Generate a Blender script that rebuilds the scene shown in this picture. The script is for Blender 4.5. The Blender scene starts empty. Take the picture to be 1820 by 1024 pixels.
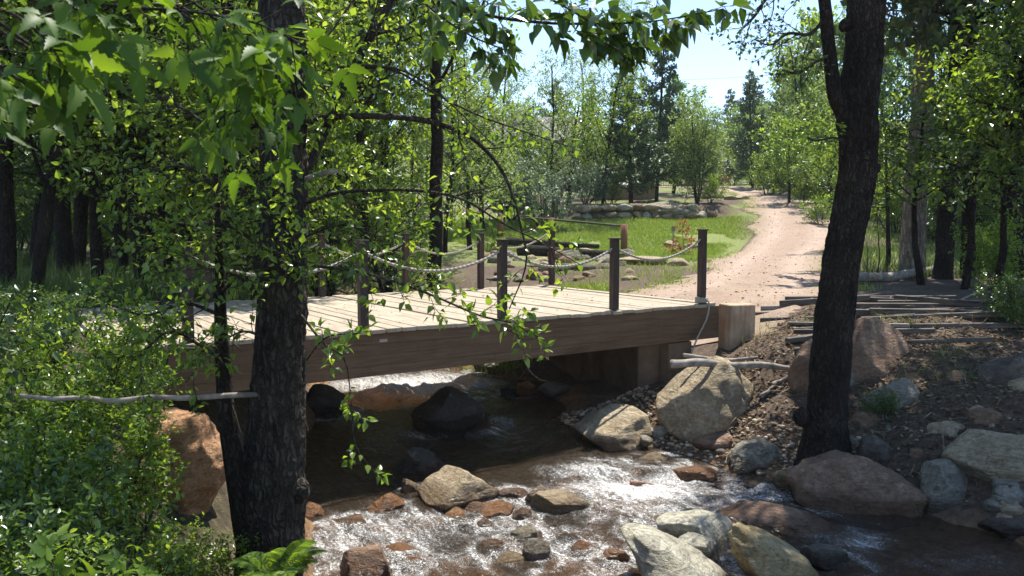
import bpy, math, random
import numpy as np

R = math.radians
rng = np.random.default_rng(11)
scn = bpy.context.scene
COL = scn.collection

# ------------------------------------------------------------------ camera
CAMZ, F, CX, CY = 1.11, 1450.0, 910.0, 512.0
PITCH = math.atan(112 / F)
cam_d = bpy.data.cameras.new("camera")
cam = bpy.data.objects.new("camera", cam_d)
COL.objects.link(cam)
cam.location = (0, 0, CAMZ)
cam.rotation_euler = (R(90) - PITCH, 0, 0)
cam_d.sensor_width = 36
cam_d.lens = 36 * F / 1820
cam_d.clip_start = 0.05
cam_d.clip_end = 3000
cam_d.dof.use_dof = True
cam_d.dof.focus_distance = 10.5
cam_d.dof.aperture_fstop = 9
scn.camera = cam
cp, sp = math.cos(PITCH), math.sin(PITCH)


def ray(px, py):
    u, v = (px - CX) / F, (CY - py) / F
    return np.array([u, cp + v * sp, -sp + v * cp])


def P(px, py, Y):
    r = ray(px, py)
    return np.array([0, 0, CAMZ]) + r * (Y / r[1])


# ------------------------------------------------------------------ noise
def _hash(ix, iy, iz, s):
    n = (ix * 73856093) ^ (iy * 19349663) ^ (iz * 83492791) ^ (s * 2654435761)
    n = (n ^ (n >> 13)) * 1274126177 & 0x7FFFFFFF
    n = (n ^ (n >> 16)) & 0xFFFF
    return n / 32767.5 - 1


def vnoise(p, s=0):
    p = np.asarray(p, float)
    i = np.floor(p).astype(np.int64)
    f = p - i
    f = f * f * (3 - 2 * f)
    out = 0
    for a in (0, 1):
        for b in (0, 1):
            for c in (0, 1):
                w = (f[..., 0] if a else 1 - f[..., 0]) * (f[..., 1] if b else 1 - f[..., 1]) * (f[..., 2] if c else 1 - f[..., 2])
                out = out + w * _hash(i[..., 0] + a, i[..., 1] + b, i[..., 2] + c, s)
    return out


def fbm(p, o=3, s=0):
    p = np.asarray(p, float)
    t, a = 0, 1.0
    for k in range(o):
        t = t + a * vnoise(p * 2 ** k + 13.7 * k, s + k)
        a *= .5
    return t


def sstep(a, b, x):
    t = np.clip((x - a) / (b - a), 0, 1)
    return t * t * (3 - 2 * t)


def nrm(v):
    v = np.asarray(v, float)
    return v / (np.linalg.norm(v, axis=-1, keepdims=True) + 1e-9)


# ------------------------------------------------------------------ terrain shape
SY = [3.5, 4.5, 5.5, 6.1, 7.0, 7.5, 8.0, 8.7, 9.8, 10.9, 13, 14.2, 15, 17, 20, 30, 60]
SXR = [30, 14, 8, 5.2, 4.3, 3.85, 3.2, 2.5, 1.5, .8, .7, -.3, -1.0, -1.8, -3, -6.7, -18]
SXL = [-1.1, -1.15, -1.25, -1.5, -1.85, -2.05, -2.2, -2.4, -2.6, -2.8, -3.15, -3.35, -3.6, -4.3, -5.7, -9.4, -21]
BY = [-30, 0, 4, 7, 9, 10.4, 11, 12.5, 15, 19.5, 24, 31, 36, 40, 45, 50, 60, 75, 100, 200, 400]
BR = [-.5, -.5, -.5, -.5, -.45, -.35, -.18, -.10, -.18, -.23, -.13, .15, .8, 1.44, 2.1, 2.7, 3.7, 4.8, 6.8, 24, 40]
BL = [-.5, -.5, -.35, -.08, -.03, -.03, -.03, -.08, -.15, -.2, -.15, .15, .8, 1.44, 2.1, 2.7, 3.7, 4.8, 6.8, 24, 40]


def wlev(y):
    return -1.6 + (np.asarray(y) - 9) * .02


def shore(x, y):
    return np.maximum(np.maximum(np.interp(y, SY, SXL) - x, x - np.interp(y, SY, SXR)), 4.7 - y)


def H(x, y, fine=True):
    x = np.asarray(x, float)
    y = np.asarray(y, float)
    xc = .5 * (np.interp(y, SY, SXL) + np.clip(np.interp(y, SY, SXR), -99, 6))
    right = sstep(-.6, .6, x - xc)
    base = np.interp(y, BY, BR) * right + np.interp(y, BY, BL) * (1 - right)
    # terrace behind the dry stone wall
    t = sstep(39.9, 40.6, y) * sstep(12.0, 10.3, x) * sstep(1.5, 3, x) * sstep(47, 44, y)
    base = base + t * (2.2 - np.minimum(base, 2.2))
    # stony gully behind the bridge
    base = base - .42 * np.exp(-((x - .6) / 1.8) ** 2 - ((y - 21.5) / 3.2) ** 2)
    base = base + 9 * sstep(14, 60, x - .25 * y) * sstep(20, 50, y) * .4 + 4 * sstep(20, 80, -x) * sstep(15, 60, y)
    p = np.stack([x * .35, y * .35, x * 0], -1)
    base = base + .10 * fbm(p, 2, 5) * sstep(8, 25, y)
    s = shore(x, y) * .75
    s = s + .14 * vnoise(np.stack([x * 1.1, y * 1.1, x * 0], -1), 3)
    w = wlev(y)
    slope = np.where(right > .5, .56, 1.15)
    bank = w - .02 + slope * np.maximum(s, 0) ** .93
    bed = w - .06 - .30 * sstep(0, .9, -s)
    k = 6.0
    up = -np.log(np.exp(-k * np.clip(bank, -5, 8)) + np.exp(-k * np.clip(base, -5, 8))) / k
    up = np.where(base > 3, base, up)
    z = np.where(s > 0, np.maximum(up, bed), bed)
    z = z + .05 * fbm(np.stack([x * 1.7, y * 1.7, x * 0], -1), 3, 9) * sstep(30, 10, y)
    return z


def hit(px, py, y0=2.5, y1=200):
    """point of the ground seen at a pixel"""
    Y = np.concatenate([np.arange(y0, 30, .02), np.arange(30, y1, .1)])
    r = ray(px, py)
    t = Y / r[1]
    X, Z = r[0] * t, CAMZ + r[2] * t
    below = np.nonzero(Z < H(X, Y))[0]
    i = below[0] if len(below) else len(Y) - 1
    return np.array([X[i], Y[i], float(H(X[i], Y[i]))])


# ------------------------------------------------------------------ mesh helpers
class MB:
    def __init__(s):
        s.V, s.Q, s.T, s.n = [], [], [], 0

    def add(s, V, Q=None, T=None):
        V = np.asarray(V, float).reshape(-1, 3)
        if Q is not None and len(Q):
            s.Q.append(np.asarray(Q, np.int64).reshape(-1, 4) + s.n)
        if T is not None and len(T):
            s.T.append(np.asarray(T, np.int64).reshape(-1, 3) + s.n)
        s.V.append(V)
        s.n += len(V)
        return s

    def mesh(s, name, mat, smooth=True):
        V = np.concatenate(s.V) if s.V else np.zeros((0, 3))
        Q = np.concatenate(s.Q) if s.Q else np.zeros((0, 4), np.int64)
        T = np.concatenate(s.T) if s.T else np.zeros((0, 3), np.int64)
        me = bpy.data.meshes.new(name)
        me.vertices.add(len(V))
        me.vertices.foreach_set("co", V.astype(np.float32).ravel())
        me.loops.add(len(Q) * 4 + len(T) * 3)
        me.loops.foreach_set("vertex_index", np.concatenate([Q.ravel(), T.ravel()]).astype(np.int32))
        me.polygons.add(len(Q) + len(T))
        ls = np.concatenate([np.arange(len(Q)) * 4, len(Q) * 4 + np.arange(len(T)) * 3]).astype(np.int32)
        me.polygons.foreach_set("loop_start", ls)
        me.polygons.foreach_set("use_smooth", np.full(len(ls), smooth))
        me.update(calc_edges=True)
        if mat:
            me.materials.append(mat)
        return me

    def build(s, name, mat, parent=None, smooth=True):
        return link(name, s.mesh(name, mat, smooth), parent)


def link(name, me, parent=None):
    o = bpy.data.objects.new(name, me)
    COL.objects.link(o)
    if parent:
        o.parent = parent
    return o


def tag(o, label=None, cat=None, group=None, kind=None):
    if label:
        o["label"] = label
    if cat:
        o["category"] = cat
    if group:
        o["group"] = group
    if kind:
        o["kind"] = kind
    return o


def empty(name, loc=(0, 0, 0), rz=0, **k):
    o = bpy.data.objects.new(name, None)
    COL.objects.link(o)
    o.location = loc
    o.rotation_euler = (0, 0, rz)
    o.empty_display_size = .2
    return tag(o, **k)


def copy_tree(o, parent=None):
    c = o.copy()
    COL.objects.link(c)
    c.parent = parent
    for ch in list(o.children):
        copy_tree(ch, c)
    return c


def box(c, sz, ax=None):
    """box with its local axes ax (3x3 rows)"""
    s = np.array([[-1, -1, -1], [1, -1, -1], [1, 1, -1], [-1, 1, -1], [-1, -1, 1], [1, -1, 1], [1, 1, 1], [-1, 1, 1]]) * .5
    V = s * np.asarray(sz)
    if ax is not None:
        V = V @ np.asarray(ax)
    return V + np.asarray(c), np.array([[0, 3, 2, 1], [4, 5, 6, 7], [0, 1, 5, 4], [1, 2, 6, 5], [2, 3, 7, 6], [3, 0, 4, 7]])


def bevel(o, w, n=2):
    m = o.modifiers.new("bevel", "BEVEL")
    m.width = w
    m.segments = n
    m.limit_method = 'ANGLE'
    return o


def tube(pts, rad, sides=6, cap=True, twist=0., lobes=0, amp=0., rough=0., seed=0, rfreq=4., furrow=0., ffreq=34., flare=0.):
    pts = np.asarray(pts, float)
    n = len(pts)
    rad = np.broadcast_to(np.asarray(rad, float), (n,))
    t = nrm(np.gradient(pts, axis=0))
    a = np.array([0, 0, 1.]) if abs(t[0][2]) < .9 else np.array([1., 0, 0])
    u = nrm(np.cross(t[0], a))
    U = []
    for k in range(n):
        u = nrm(u - t[k] * (u @ t[k]))
        U.append(u)
    U = np.array(U)
    W = np.cross(t, U)
    ang = np.linspace(0, 2 * math.pi, sides, endpoint=False)
    A = ang[None, :] + twist * np.arange(n)[:, None]
    r = rad[:, None] * np.ones_like(A)
    if lobes:
        r = r * (1 + amp * np.cos(lobes * ang)[None, :])
    D = U[:, None, :] * np.cos(A)[..., None] + W[:, None, :] * np.sin(A)[..., None]
    if rough:
        q = pts[:, None, :] * .6 + D * 1.0
        r = r * (1 + rough * fbm(q * rfreq * .5, 3, seed))
    if furrow:
        lo = pts[:, None, :] * np.array([1, 1, 0])
        q = (D * rad[:, None, None]) * ffreq + np.array([0, 0, 1.]) * (pts[:, None, 2:3] * ffreq * .16)
        q = q + .8 * vnoise(q * .35, seed + 40)[..., None]
        f = 1 - np.abs(fbm(q, 2, seed + 30))
        r = r + furrow * (f - .75) * np.clip(rad[:, None] / .12, .2, 1.4)
        r = r * (1 + .05 * fbm(np.stack([D[..., 0] * 1.2, D[..., 1] * 1.2, pts[:, None, 2] * 2.2 + 0 * A], -1), 2, seed + 50))
    if flare:
        h = pts[:, None, 2] - pts[0, 2]
        r = r * (1 + flare * np.exp(-h / .22) * (1 + .6 * np.cos(5 * A + seed) + .3 * np.cos(3 * A)))
    V = (pts[:, None, :] + D * r[..., None]).reshape(-1, 3)
    i = np.arange(n - 1)[:, None] * sides
    j = np.arange(sides)[None, :]
    j2 = (j + 1) % sides
    Q = np.stack([i + j, i + j2, i + sides + j2, i + sides + j], -1).reshape(-1, 4)
    T = []
    if cap:
        V = np.concatenate([V, pts[:1] - t[:1] * rad[0] * .15, pts[-1:] + t[-1:] * rad[-1] * .15])
        c0, c1 = n * sides, n * sides + 1
        for k in range(sides):
            k2 = (k + 1) % sides
            T += [[c0, k2, k], [c1, (n - 1) * sides + k, (n - 1) * sides + k2]]
    return V, Q, np.array(T).reshape(-1, 3)


def spline(pts, n):
    """Catmull-Rom through pts (any width), n samples"""
    p = np.asarray(pts, float)
    if len(p) < 3:
        t = np.linspace(0, 1, n)[:, None]
        return p[0] * (1 - t) + p[-1] * t
    p = np.concatenate([[2 * p[0] - p[1]], p, [2 * p[-1] - p[-2]]])
    m = len(p) - 3
    out = []
    for s in np.linspace(0, m - 1e-6, n):
        i = int(s)
        f = s - i
        a, b, c, d = p[i:i + 4]
        out.append(.5 * (2 * b + (c - a) * f + (2 * a - 5 * b + 4 * c - d) * f * f + (3 * b - a - 3 * c + d) * f ** 3))
    return np.array(out)


# ------------------------------------------------------------------ leaf shapes (x along, y across, z up)
def leaf_simple():
    V = np.array([[0, 0, 0], [.3, .24, .07], [.68, .23, .05], [1, 0, -.10], [.68, -.23, .05], [.3, -.24, .07]])
    return V, np.array([[0, 3, 2, 1], [0, 5, 4, 3]])


def leaf_grid(n=7, teeth=.0, wid=.30, bend=.25, stalk=.12):
    xs = np.linspace(0, 1, n)
    V = []
    for k, x in enumerate(xs):
        w = wid * (math.sin(math.pi * min(1, x * .96 + .02) ** .62) ** .9) * (1.12 - .35 * x)
        if 0 < k < n - 1:
            w *= 1 + teeth * (1 if k % 2 else -1)
        else:
            w = .004
        z = -bend * x * x
        back = teeth * .25 * (1 if k % 2 else 0)
        V += [[stalk + x * (1 - stalk) + back * .4, w, z + w * .35], [stalk + x * (1 - stalk), 0, z], [stalk + x * (1 - stalk) + back * .4, -w, z + w * .35]]
    Q = []
    for k in range(n - 1):
        a = 3 * k
        Q += [[a + 1, a + 4, a + 3, a], [a + 2, a + 5, a + 4, a + 1]]
    m = len(V)
    V += [[0, .006, 0], [0, -.006, 0], [stalk, -.006, 0], [stalk, .006, 0]]
    Q.append([m, m + 1, m + 2, m + 3])
    return np.array(V), np.array(Q)


def leaf_trifoliate():
    V0, Q0 = leaf_grid(13, .14, .21, .28, .08)
    VV, QQ, n = [], [], 0
    for ang, sc, off, tilt in ((0, .66, .40, 0), (58, .54, .30, .25), (-58, .54, .30, -.25)):
        c, s = math.cos(R(ang)), math.sin(R(ang))
        v = V0 * sc
        v = np.stack([v[:, 0] * c - v[:, 1] * s + off, v[:, 0] * s + v[:, 1] * c, v[:, 2] - .06 * v[:, 0]], -1)
        VV.append(v)
        QQ.append(Q0 + n)
        n += len(v)
    VV.append(np.array([[0, .007, 0], [0, -.007, 0], [.45, -.006, 0], [.45, .006, 0]]))
    QQ.append(np.array([[n, n + 1, n + 2, n + 3]]))
    return np.concatenate(VV), np.concatenate(QQ)


LEAF = leaf_simple()
LEAF_FINE = leaf_grid(5, 0, .27, .15, .12)
LEAF_TRI = leaf_trifoliate()
LEAF_QUAD = (np.array([[0, 0, 0], [.5, .3, .05], [1, 0, -.06], [.5, -.3, .05]]), np.array([[0, 3, 2, 1]]))


def add_leaves(mb, pos, d, up, size, tpl=LEAF, wid=1.):
    pos, d = np.asarray(pos), nrm(d)
    n = nrm(up - d * (up * d).sum(-1, keepdims=True))
    s = np.cross(n, d)
    T, Q = tpl
    size = np.asarray(size)[:, None, None]
    V = pos[:, None, :] + size * (T[None, :, 0, None] * d[:, None, :] + wid * T[None, :, 1, None] * s[:, None, :] + T[None, :, 2, None] * n[:, None, :])
    k = len(T)
    Qs = Q[None] + (np.arange(len(pos)) * k)[:, None, None]
    mb.add(V.reshape(-1, 3), Qs.reshape(-1, 4))


def leaves_on(mb, r, twigs, gap, size, tpl=LEAF, droop=.15, spread=1.0, upj=.55, start=.12, wid=1., end=True):
    pos, dr = [], []
    for pts in twigs:
        pts = np.asarray(pts)
        seg = np.linalg.norm(np.diff(pts, axis=0), axis=1)
        cum = np.concatenate([[0], np.cumsum(seg)])
        L = cum[-1]
        m = max(2, int(L / gap))
        sd = np.linspace(start * L, L, m) + r.normal(0, gap * .15, m)
        if end:
            sd[-1] = L
        for a in sd:
            i = min(max(np.searchsorted(cum, a) - 1, 0), len(seg) - 1)
            f = np.clip((a - cum[i]) / (seg[i] + 1e-9), 0, 1)
            pos.append(pts[i] * (1 - f) + pts[i + 1] * f)
            dr.append(pts[i + 1] - pts[i])
    if not pos:
        return
    pos, dr = np.array(pos), nrm(np.array(dr))
    N = len(pos)
    rd = r.normal(0, 1, (N, 3))
    rd = nrm(rd - dr * (rd * dr).sum(-1, keepdims=True))
    d = dr * .55 + rd * spread + np.array([0, 0, -droop])
    up = np.array([0, 0, 1.]) + r.normal(0, upj, (N, 3))
    add_leaves(mb, pos, d, up, size * r.uniform(.6, 1.25, N), tpl, wid)


# ------------------------------------------------------------------ branching
def grow(r, p, d, L, rad, lvl, c, out):
    n = c['seg'][lvl]
    pts = [np.array(p, float)]
    d = nrm(np.array(d, float))
    for i in range(n):
        d = nrm(d + r.normal(0, c['wander'][lvl], 3) + np.array([0, 0, c['trop'][lvl]]))
        pts.append(pts[-1] + d * L / n)
    pts = np.array(pts)
    last = lvl == len(c['seg']) - 1
    out['tubes'].append((pts, np.linspace(rad, rad * (.25 if last else .35), n + 1), lvl))
    if last:
        out['twigs'].append(pts)
        return
    if lvl == len(c['seg']) - 2:
        out['twigs'].append(pts[n // 2:])
    m = c['kids'][lvl]
    az = r.uniform(0, 6.28)
    for k in range(m):
        s = c['start'][lvl] + (1 - c['start'][lvl]) * (k + r.uniform(.1, .9)) / m
        i = min(int(s * n), n - 1)
        f = s * n - i
        q = pts[i] * (1 - f) + pts[i + 1] * f
        t = nrm(pts[i + 1] - pts[i])
        az += 2.4 + r.normal(0, .4)
        a = np.array([0, 0, 1.]) if abs(t[2]) < .9 else np.array([1., 0, 0])
        u = nrm(np.cross(t, a))
        w = np.cross(t, u)
        ang = c['ang'][lvl] * r.uniform(.75, 1.25)
        dd = t * math.cos(ang) + (u * math.cos(az) + w * math.sin(az)) * math.sin(ang)
        prof = c.get('prof')
        pf = prof(s) if (prof and lvl == 0) else 1 - .45 * s
        grow(r, q, dd, L * c['ratio'][lvl] * pf * r.uniform(.7, 1.2), max(rad * (1 - .6 * s) * c.get('rk', .34), c.get('rmin', .003)), lvl + 1, c, out)


SIDES = (12, 7, 5, 3, 3)


def wood(mb, out, sides=SIDES, skip=99):
    for pts, rad, lvl in out['tubes']:
        if lvl >= skip:
            continue
        if lvl == 0:
            m = max(len(pts) * 7, 24)
            P4 = spline(np.column_stack([pts, rad]), m)
            mb.add(*tube(P4[:, :3], P4[:, 3], sides[0] + 6, rough=.10, seed=3, rfreq=5, furrow=.012, ffreq=26, flare=.25))
        else:
            mb.add(*tube(pts, rad, sides[lvl], cap=False))


# ------------------------------------------------------------------ materials
class N:
    def __init__(s, name):
        s.m = bpy.data.materials.new(name)
        s.m.use_nodes = True
        s.t = s.m.node_tree
        s.t.nodes.clear()
        s.out = s.t.nodes.new("ShaderNodeOutputMaterial")

    def n(s, ty, ins=None, **kw):
        nd = s.t.nodes.new("ShaderNode" + ty)
        for k, v in kw.items():
            setattr(nd, k, v)
        for k, v in (ins or {}).items():
            so = nd.inputs[k]
            if hasattr(v, "is_output") or isinstance(v, bpy.types.NodeSocket):
                s.t.links.new(v, so)
            else:
                if isinstance(v, tuple) and len(v) == 3 and so.type == 'RGBA':
                    v = (*v, 1)
                so.default_value = v
        return nd

    def noise(s, vec, scale, detail=4, rough=.55, dist=0.):
        return s.n("TexNoise", {"Vector": vec, "Scale": scale, "Detail": detail, "Roughness": rough, "Distortion": dist})

    def ramp(s, fac, stops, interp='LINEAR'):
        nd = s.n("ValToRGB", {"Fac": fac})
        cr = nd.color_ramp
        cr.interpolation = interp
        while len(cr.elements) > 1:
            cr.elements.remove(cr.elements[-1])
        for i, (p, c) in enumerate(stops):
            e = cr.elements[0] if i == 0 else cr.elements.new(p)
            e.position = p
            c = (c, c, c) if isinstance(c, (int, float)) else c
            e.color = (*c, 1)
        return nd.outputs[0]

    def mix(s, fac, a, b, mode='MIX'):
        nd = s.n("Mix", data_type='RGBA', blend_type=mode)
        for k, v in ((0, fac), (6, a), (7, b)):
            if isinstance(v, bpy.types.NodeSocket):
                s.t.links.new(v, nd.inputs[k])
            else:
                nd.inputs[k].default_value = (*v, 1) if isinstance(v, tuple) else v
        return nd.outputs[2]

    def math(s, op, a, b=0., c=None, clamp=False):
        nd = s.n("Math", operation=op, use_clamp=clamp)
        for k, v in enumerate((a, b, c)):
            if v is None:
                continue
            if isinstance(v, bpy.types.NodeSocket):
                s.t.links.new(v, nd.inputs[k])
            else:
                nd.inputs[k].default_value = v
        return nd.outputs[0]

    def maprange(s, v, a, b, c=0., d=1.):
        return s.n("MapRange", {"Value": v, "From Min": a, "From Max": b, "To Min": c, "To Max": d}, clamp=True).outputs[0]

    def mapping(s, vec, scale=(1, 1, 1), rot=(0, 0, 0)):
        return s.n("Mapping", {"Vector": vec, "Scale": scale, "Rotation": rot}).outputs[0]

    def bump(s, h, strength=.5, dist=.02, normal=None):
        i = {"Height": h, "Strength": strength, "Distance": dist}
        if normal is not None:
            i["Normal"] = normal
        return s.n("Bump", i).outputs[0]

    def obj(s):
        return s.n("TexCoord").outputs["Object"]

    def pos(s):
        return s.n("NewGeometry").outputs["Position"]

    def done(s, sh):
        s.t.links.new(sh, s.out.inputs[0])
        return s.m

    def pbr(s, col, rough=.8, normal=None, spec=.3):
        i = {"Base Color": col, "Roughness": rough, "Specular IOR Level": spec}
        if normal is not None:
            i["Normal"] = normal
        return s.n("BsdfPrincipled", i).outputs[0]


def leaf_mat(name, stops, trans=.42, rough=.42, tint=(1.25, 1.3, .55), spec=.5):
    k = N(name)
    g = k.n("NewGeometry")
    col = k.ramp(g.outputs["Random Per Island"], stops)
    nz = k.noise(g.outputs["Position"], .8, 2)
    col = k.mix(k.maprange(nz.outputs[0], .35, .7, 0, .45), col, k.mix(1., col, (.75, .92, .7), 'MULTIPLY'))
    a = k.pbr(col, rough, None, spec)
    tc = k.mix(1., col, tint, 'MULTIPLY')
    b = k.n("BsdfTranslucent", {"Color": tc}).outputs[0]
    mx = k.n("MixShader", {0: trans, 1: a, 2: b})
    return k.done(mx.outputs[0])


def bark_mat(name, lo, hi, scale=1., vert=.18, strength=.9, moss=None):
    k = N(name)
    o = k.pos()
    v = k.mapping(o, (1, 1, vert))
    n1 = k.noise(v, 22 * scale, 6, .7, .6)
    n2 = k.noise(v, 70 * scale, 4, .7)
    wob = k.n("VectorMath", {0: v, 1: k.n("VectorMath", {0: k.noise(o, 9, 3).outputs["Color"], "Scale": .10}, operation='SCALE').outputs[0]}, operation='ADD').outputs[0]
    vo = k.n("TexVoronoi", {"Vector": wob, "Scale": 21. * scale}, feature='DISTANCE_TO_EDGE').outputs["Distance"]
    fis = k.maprange(vo, .02, .30, 0, 1)
    n3 = k.noise(o, 3.5, 3)
    h = k.math('ADD', k.math('MULTIPLY', fis, .9), k.math('ADD', k.math('MULTIPLY', n1.outputs[0], .6), k.math('MULTIPLY', n2.outputs[0], .5)))
    col = k.ramp(n1.outputs[0], [(.32, tuple(x * .45 for x in lo)), (.5, lo), (.72, hi)])
    col = k.mix(k.maprange(n3.outputs[0], .45, .7, 0, .5), col, tuple(x * 1.25 for x in hi))
    col = k.mix(k.math('MULTIPLY', k.math('SUBTRACT', 1., fis), .75), col, tuple(x * .35 for x in lo))
    if moss:
        col = k.mix(k.maprange(k.noise(o, 5, 4).outputs[0], .56, .66, 0, .7), col, moss)
    return k.done(k.pbr(col, .9, k.bump(h, strength, .035), .15))


def rock_mat(name, c1, c2, c3, strata=.3, spec=.3):
    k = N(name)
    o = k.obj()
    ri = k.n("ObjectInfo").outputs["Random"]
    off = k.n("VectorMath", {0: o, 1: k.n("CombineXYZ", {"X": k.math('MULTIPLY', ri, 37.), "Y": k.math('MULTIPLY', ri, 91.), "Z": k.math('MULTIPLY', ri, 13.)}).outputs[0]}, operation='ADD').outputs[0]
    n1 = k.noise(off, 3.5, 6, .6, .4).outputs[0]
    n2 = k.noise(off, 22, 5, .7).outputs[0]
    n3 = k.noise(k.mapping(off, (2, 2, 14), (.5, .3, 0)), 1.6, 4, .6, .7).outputs[0]
    vor = k.n("TexVoronoi", {"Vector": k.mapping(off, (1, 1, 2.2), (.4, .2, .6)), "Scale": 2.6}, feature='DISTANCE_TO_EDGE').outputs[0]
    col = k.ramp(n1, [(.3, c1), (.52, c2), (.72, c3)])
    col = k.mix(k.maprange(n2, .46, .66, 0, .65), col, tuple(x * .5 for x in c1))
    col = k.mix(k.maprange(n3, .5, .68, 0, strata), col, tuple(x * .6 for x in c2))
    col = k.mix(k.maprange(k.noise(off, 6, 5, .7).outputs[0], .58, .66, 0, .5), col, tuple(min(x * 1.2 + .03, .7) for x in c3))
    # wet skin up to the splash line
    z = k.n("SeparateXYZ", {0: k.pos()})
    wl = k.math('ADD', k.math('MULTIPLY', z.outputs[1], .02), -1.78)
    d = k.math('SUBTRACT', z.outputs[2], k.math('ADD', wl, k.math('MULTIPLY', n1, .16)))
    wet = k.maprange(d, .02, .10, 1, 0)
    ns = k.n("SeparateXYZ", {0: k.pos()})
    col = k.mix(wet, col, k.mix(1., col, (.42, .36, .30), 'MULTIPLY'))
    rough = k.maprange(wet, 0, 1, .85, .22)
    n4 = k.noise(k.mapping(off, (1.2, 1.2, 5), (.5, .3, .2)), 2.2, 5, .7, 1.2).outputs[0]
    crack = k.maprange(k.math('ABSOLUTE', k.math('SUBTRACT', n4, .5)), .0, .012, 0, 1)
    lich = k.maprange(k.noise(off, 9, 6, .75, .3).outputs[0], .60, .68, 0, .6)
    up = k.n("SeparateXYZ", {0: k.n("NewGeometry").outputs["Normal"]}).outputs[2]
    col = k.mix(k.math('MULTIPLY', lich, k.maprange(up, 0, .7)), col, (.17, .17, .10))
    col = k.mix(k.math('MULTIPLY', k.math('SUBTRACT', 1., crack), .4), col, tuple(x * .4 for x in c1))
    spk = k.noise(off, 70, 3, .8).outputs[0]
    col = k.mix(k.maprange(spk, .5, .66, 0, .55), col, tuple(x * .5 for x in c2))
    h = k.math('ADD', k.math('MULTIPLY', n1, 1.2), k.math('ADD', k.math('MULTIPLY', n2, .6), k.math('ADD', k.math('MULTIPLY', n3, .7), k.math('ADD', k.math('MULTIPLY', crack, .12), k.math('MULTIPLY', spk, .15)))))
    return k.done(k.pbr(col, rough, k.bump(h, .95, .06), spec))


def wood_mat(name, lo, hi, axis='x', scale=1., strength=.5, rough=.75, spec=.25):
    k = N(name)
    o = k.obj()
    ri = k.n("NewGeometry").outputs["Random Per Island"]
    o2 = k.n("VectorMath", {0: o, 1: k.n("CombineXYZ", {"X": k.math('MULTIPLY', ri, 17.), "Y": k.math('MULTIPLY', ri, 5.), "Z": k.math('MULTIPLY', ri, 3.)}).outputs[0]}, operation='ADD').outputs[0]
    sc = {'x': (.06, 1, 1), 'y': (1, .06, 1), 'z': (1, 1, .06)}[axis]
    v = k.mapping(o2, sc)
    g = k.noise(v, 38 * scale, 5, .65, .3).outputs[0]
    b = k.noise(o2, 2.2 * scale, 4).outputs[0]
    sp_ = k.noise(o, 9, 5, .7).outputs[0]
    col = k.ramp(g, [(.28, tuple(x * .55 for x in lo)), (.45, lo), (.7, hi)])
    col = k.mix(k.maprange(b, .4, .7, 0, .5), col, tuple(x * 1.1 for x in hi))
    col = k.mix(k.maprange(ri, 0, 1, 0, .35), col, lo)
    col = k.mix(k.maprange(sp_, .58, .70, 0, .45), col, tuple(x * .5 for x in lo))
    return k.done(k.pbr(col, rough, k.bump(g, strength, .01), spec))


M = {}
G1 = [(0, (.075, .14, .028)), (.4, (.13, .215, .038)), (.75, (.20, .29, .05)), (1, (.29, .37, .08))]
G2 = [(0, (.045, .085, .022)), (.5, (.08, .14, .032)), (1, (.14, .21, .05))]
G3 = [(0, (.16, .22, .07)), (.5, (.25, .32, .10)), (1, (.35, .42, .17))]
G4 = [(0, (.12, .17, .10)), (.5, (.18, .23, .15)), (1, (.27, .32, .22))]
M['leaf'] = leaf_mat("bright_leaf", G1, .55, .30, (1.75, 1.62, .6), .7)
M['leaf_dark'] = leaf_mat("dark_leaf", G2, .38, .28, (1.35, 1.35, .5), .7)  # darker leaf colour, also paints the shade of shaded and backlit foliage
M['leaf_far'] = leaf_mat("pale_leaf", G3, .4, .5)  # distant trees: haze and sunlight put into the paler leaf colour
M['leaf_silver'] = leaf_mat("silver_leaf", G4, .3, .5, (1, 1.1, .7))
M['leaf_near'] = leaf_mat("box_elder_leaf", [(0, (.05, .10, .02)), (.5, (.10, .18, .03)), (1, (.17, .26, .04))], .5, .5, (1.5, 1.42, .4), .3)
M['needle'] = leaf_mat("pine_needle", [(0, (.05, .095, .035)), (.6, (.085, .145, .055)), (1, (.13, .19, .08))], .2, .5, (1, 1.1, .6))
M['dry'] = leaf_mat("dry_needle", [(0, (.30, .11, .04)), (.6, (.42, .17, .06)), (1, (.5, .26, .1))], .3, .6, (1, .9, .6))
M['grass'] = leaf_mat("grass_blade", [(0, (.18, .27, .035)), (.5, (.26, .36, .05)), (.8, (.34, .42, .09)), (1, (.48, .42, .20))], .35, .5, (1.1, 1.1, .5))
M['tallgrass'] = leaf_mat("tall_grass_blade", [(0, (.08, .14, .03)), (.6, (.14, .21, .05)), (1, (.30, .31, .14))], .35, .5, (1.1, 1.1, .5))
M['litter'] = leaf_mat("dry_litter", [(0, (.08, .05, .03)), (.5, (.19, .125, .08)), (.85, (.32, .235, .15)), (1, (.46, .37, .26))], .15, .7, (1, .9, .7), .2)
M['bark_dark'] = bark_mat("dark_bark", (.034, .026, .020), (.105, .082, .064), 1.3, .3)
M['bark_grey'] = bark_mat("grey_bark", (.060, .050, .040), (.15, .128, .10), 1.3, .3)
M['bark_pale'] = bark_mat("pale_bark", (.26, .22, .18), (.48, .42, .35), .5)
M['bark_twig'] = bark_mat("twig_bark", (.055, .045, .034), (.14, .12, .095), 2., .3, .5)
M['bark_dead'] = None
M['tan'] = rock_mat("tan_sandstone", (.30, .225, .135), (.43, .34, .215), (.56, .47, .33))
M['grey'] = rock_mat("grey_stone", (.19, .17, .13), (.30, .275, .215), (.43, .40, .325), .2)
M['red'] = rock_mat("red_stone", (.20, .12, .078), (.31, .20, .13), (.43, .30, .21))
M['orange'] = rock_mat("orange_stone", (.34, .17, .075), (.46, .25, .12), (.55, .34, .2), .5)
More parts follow.
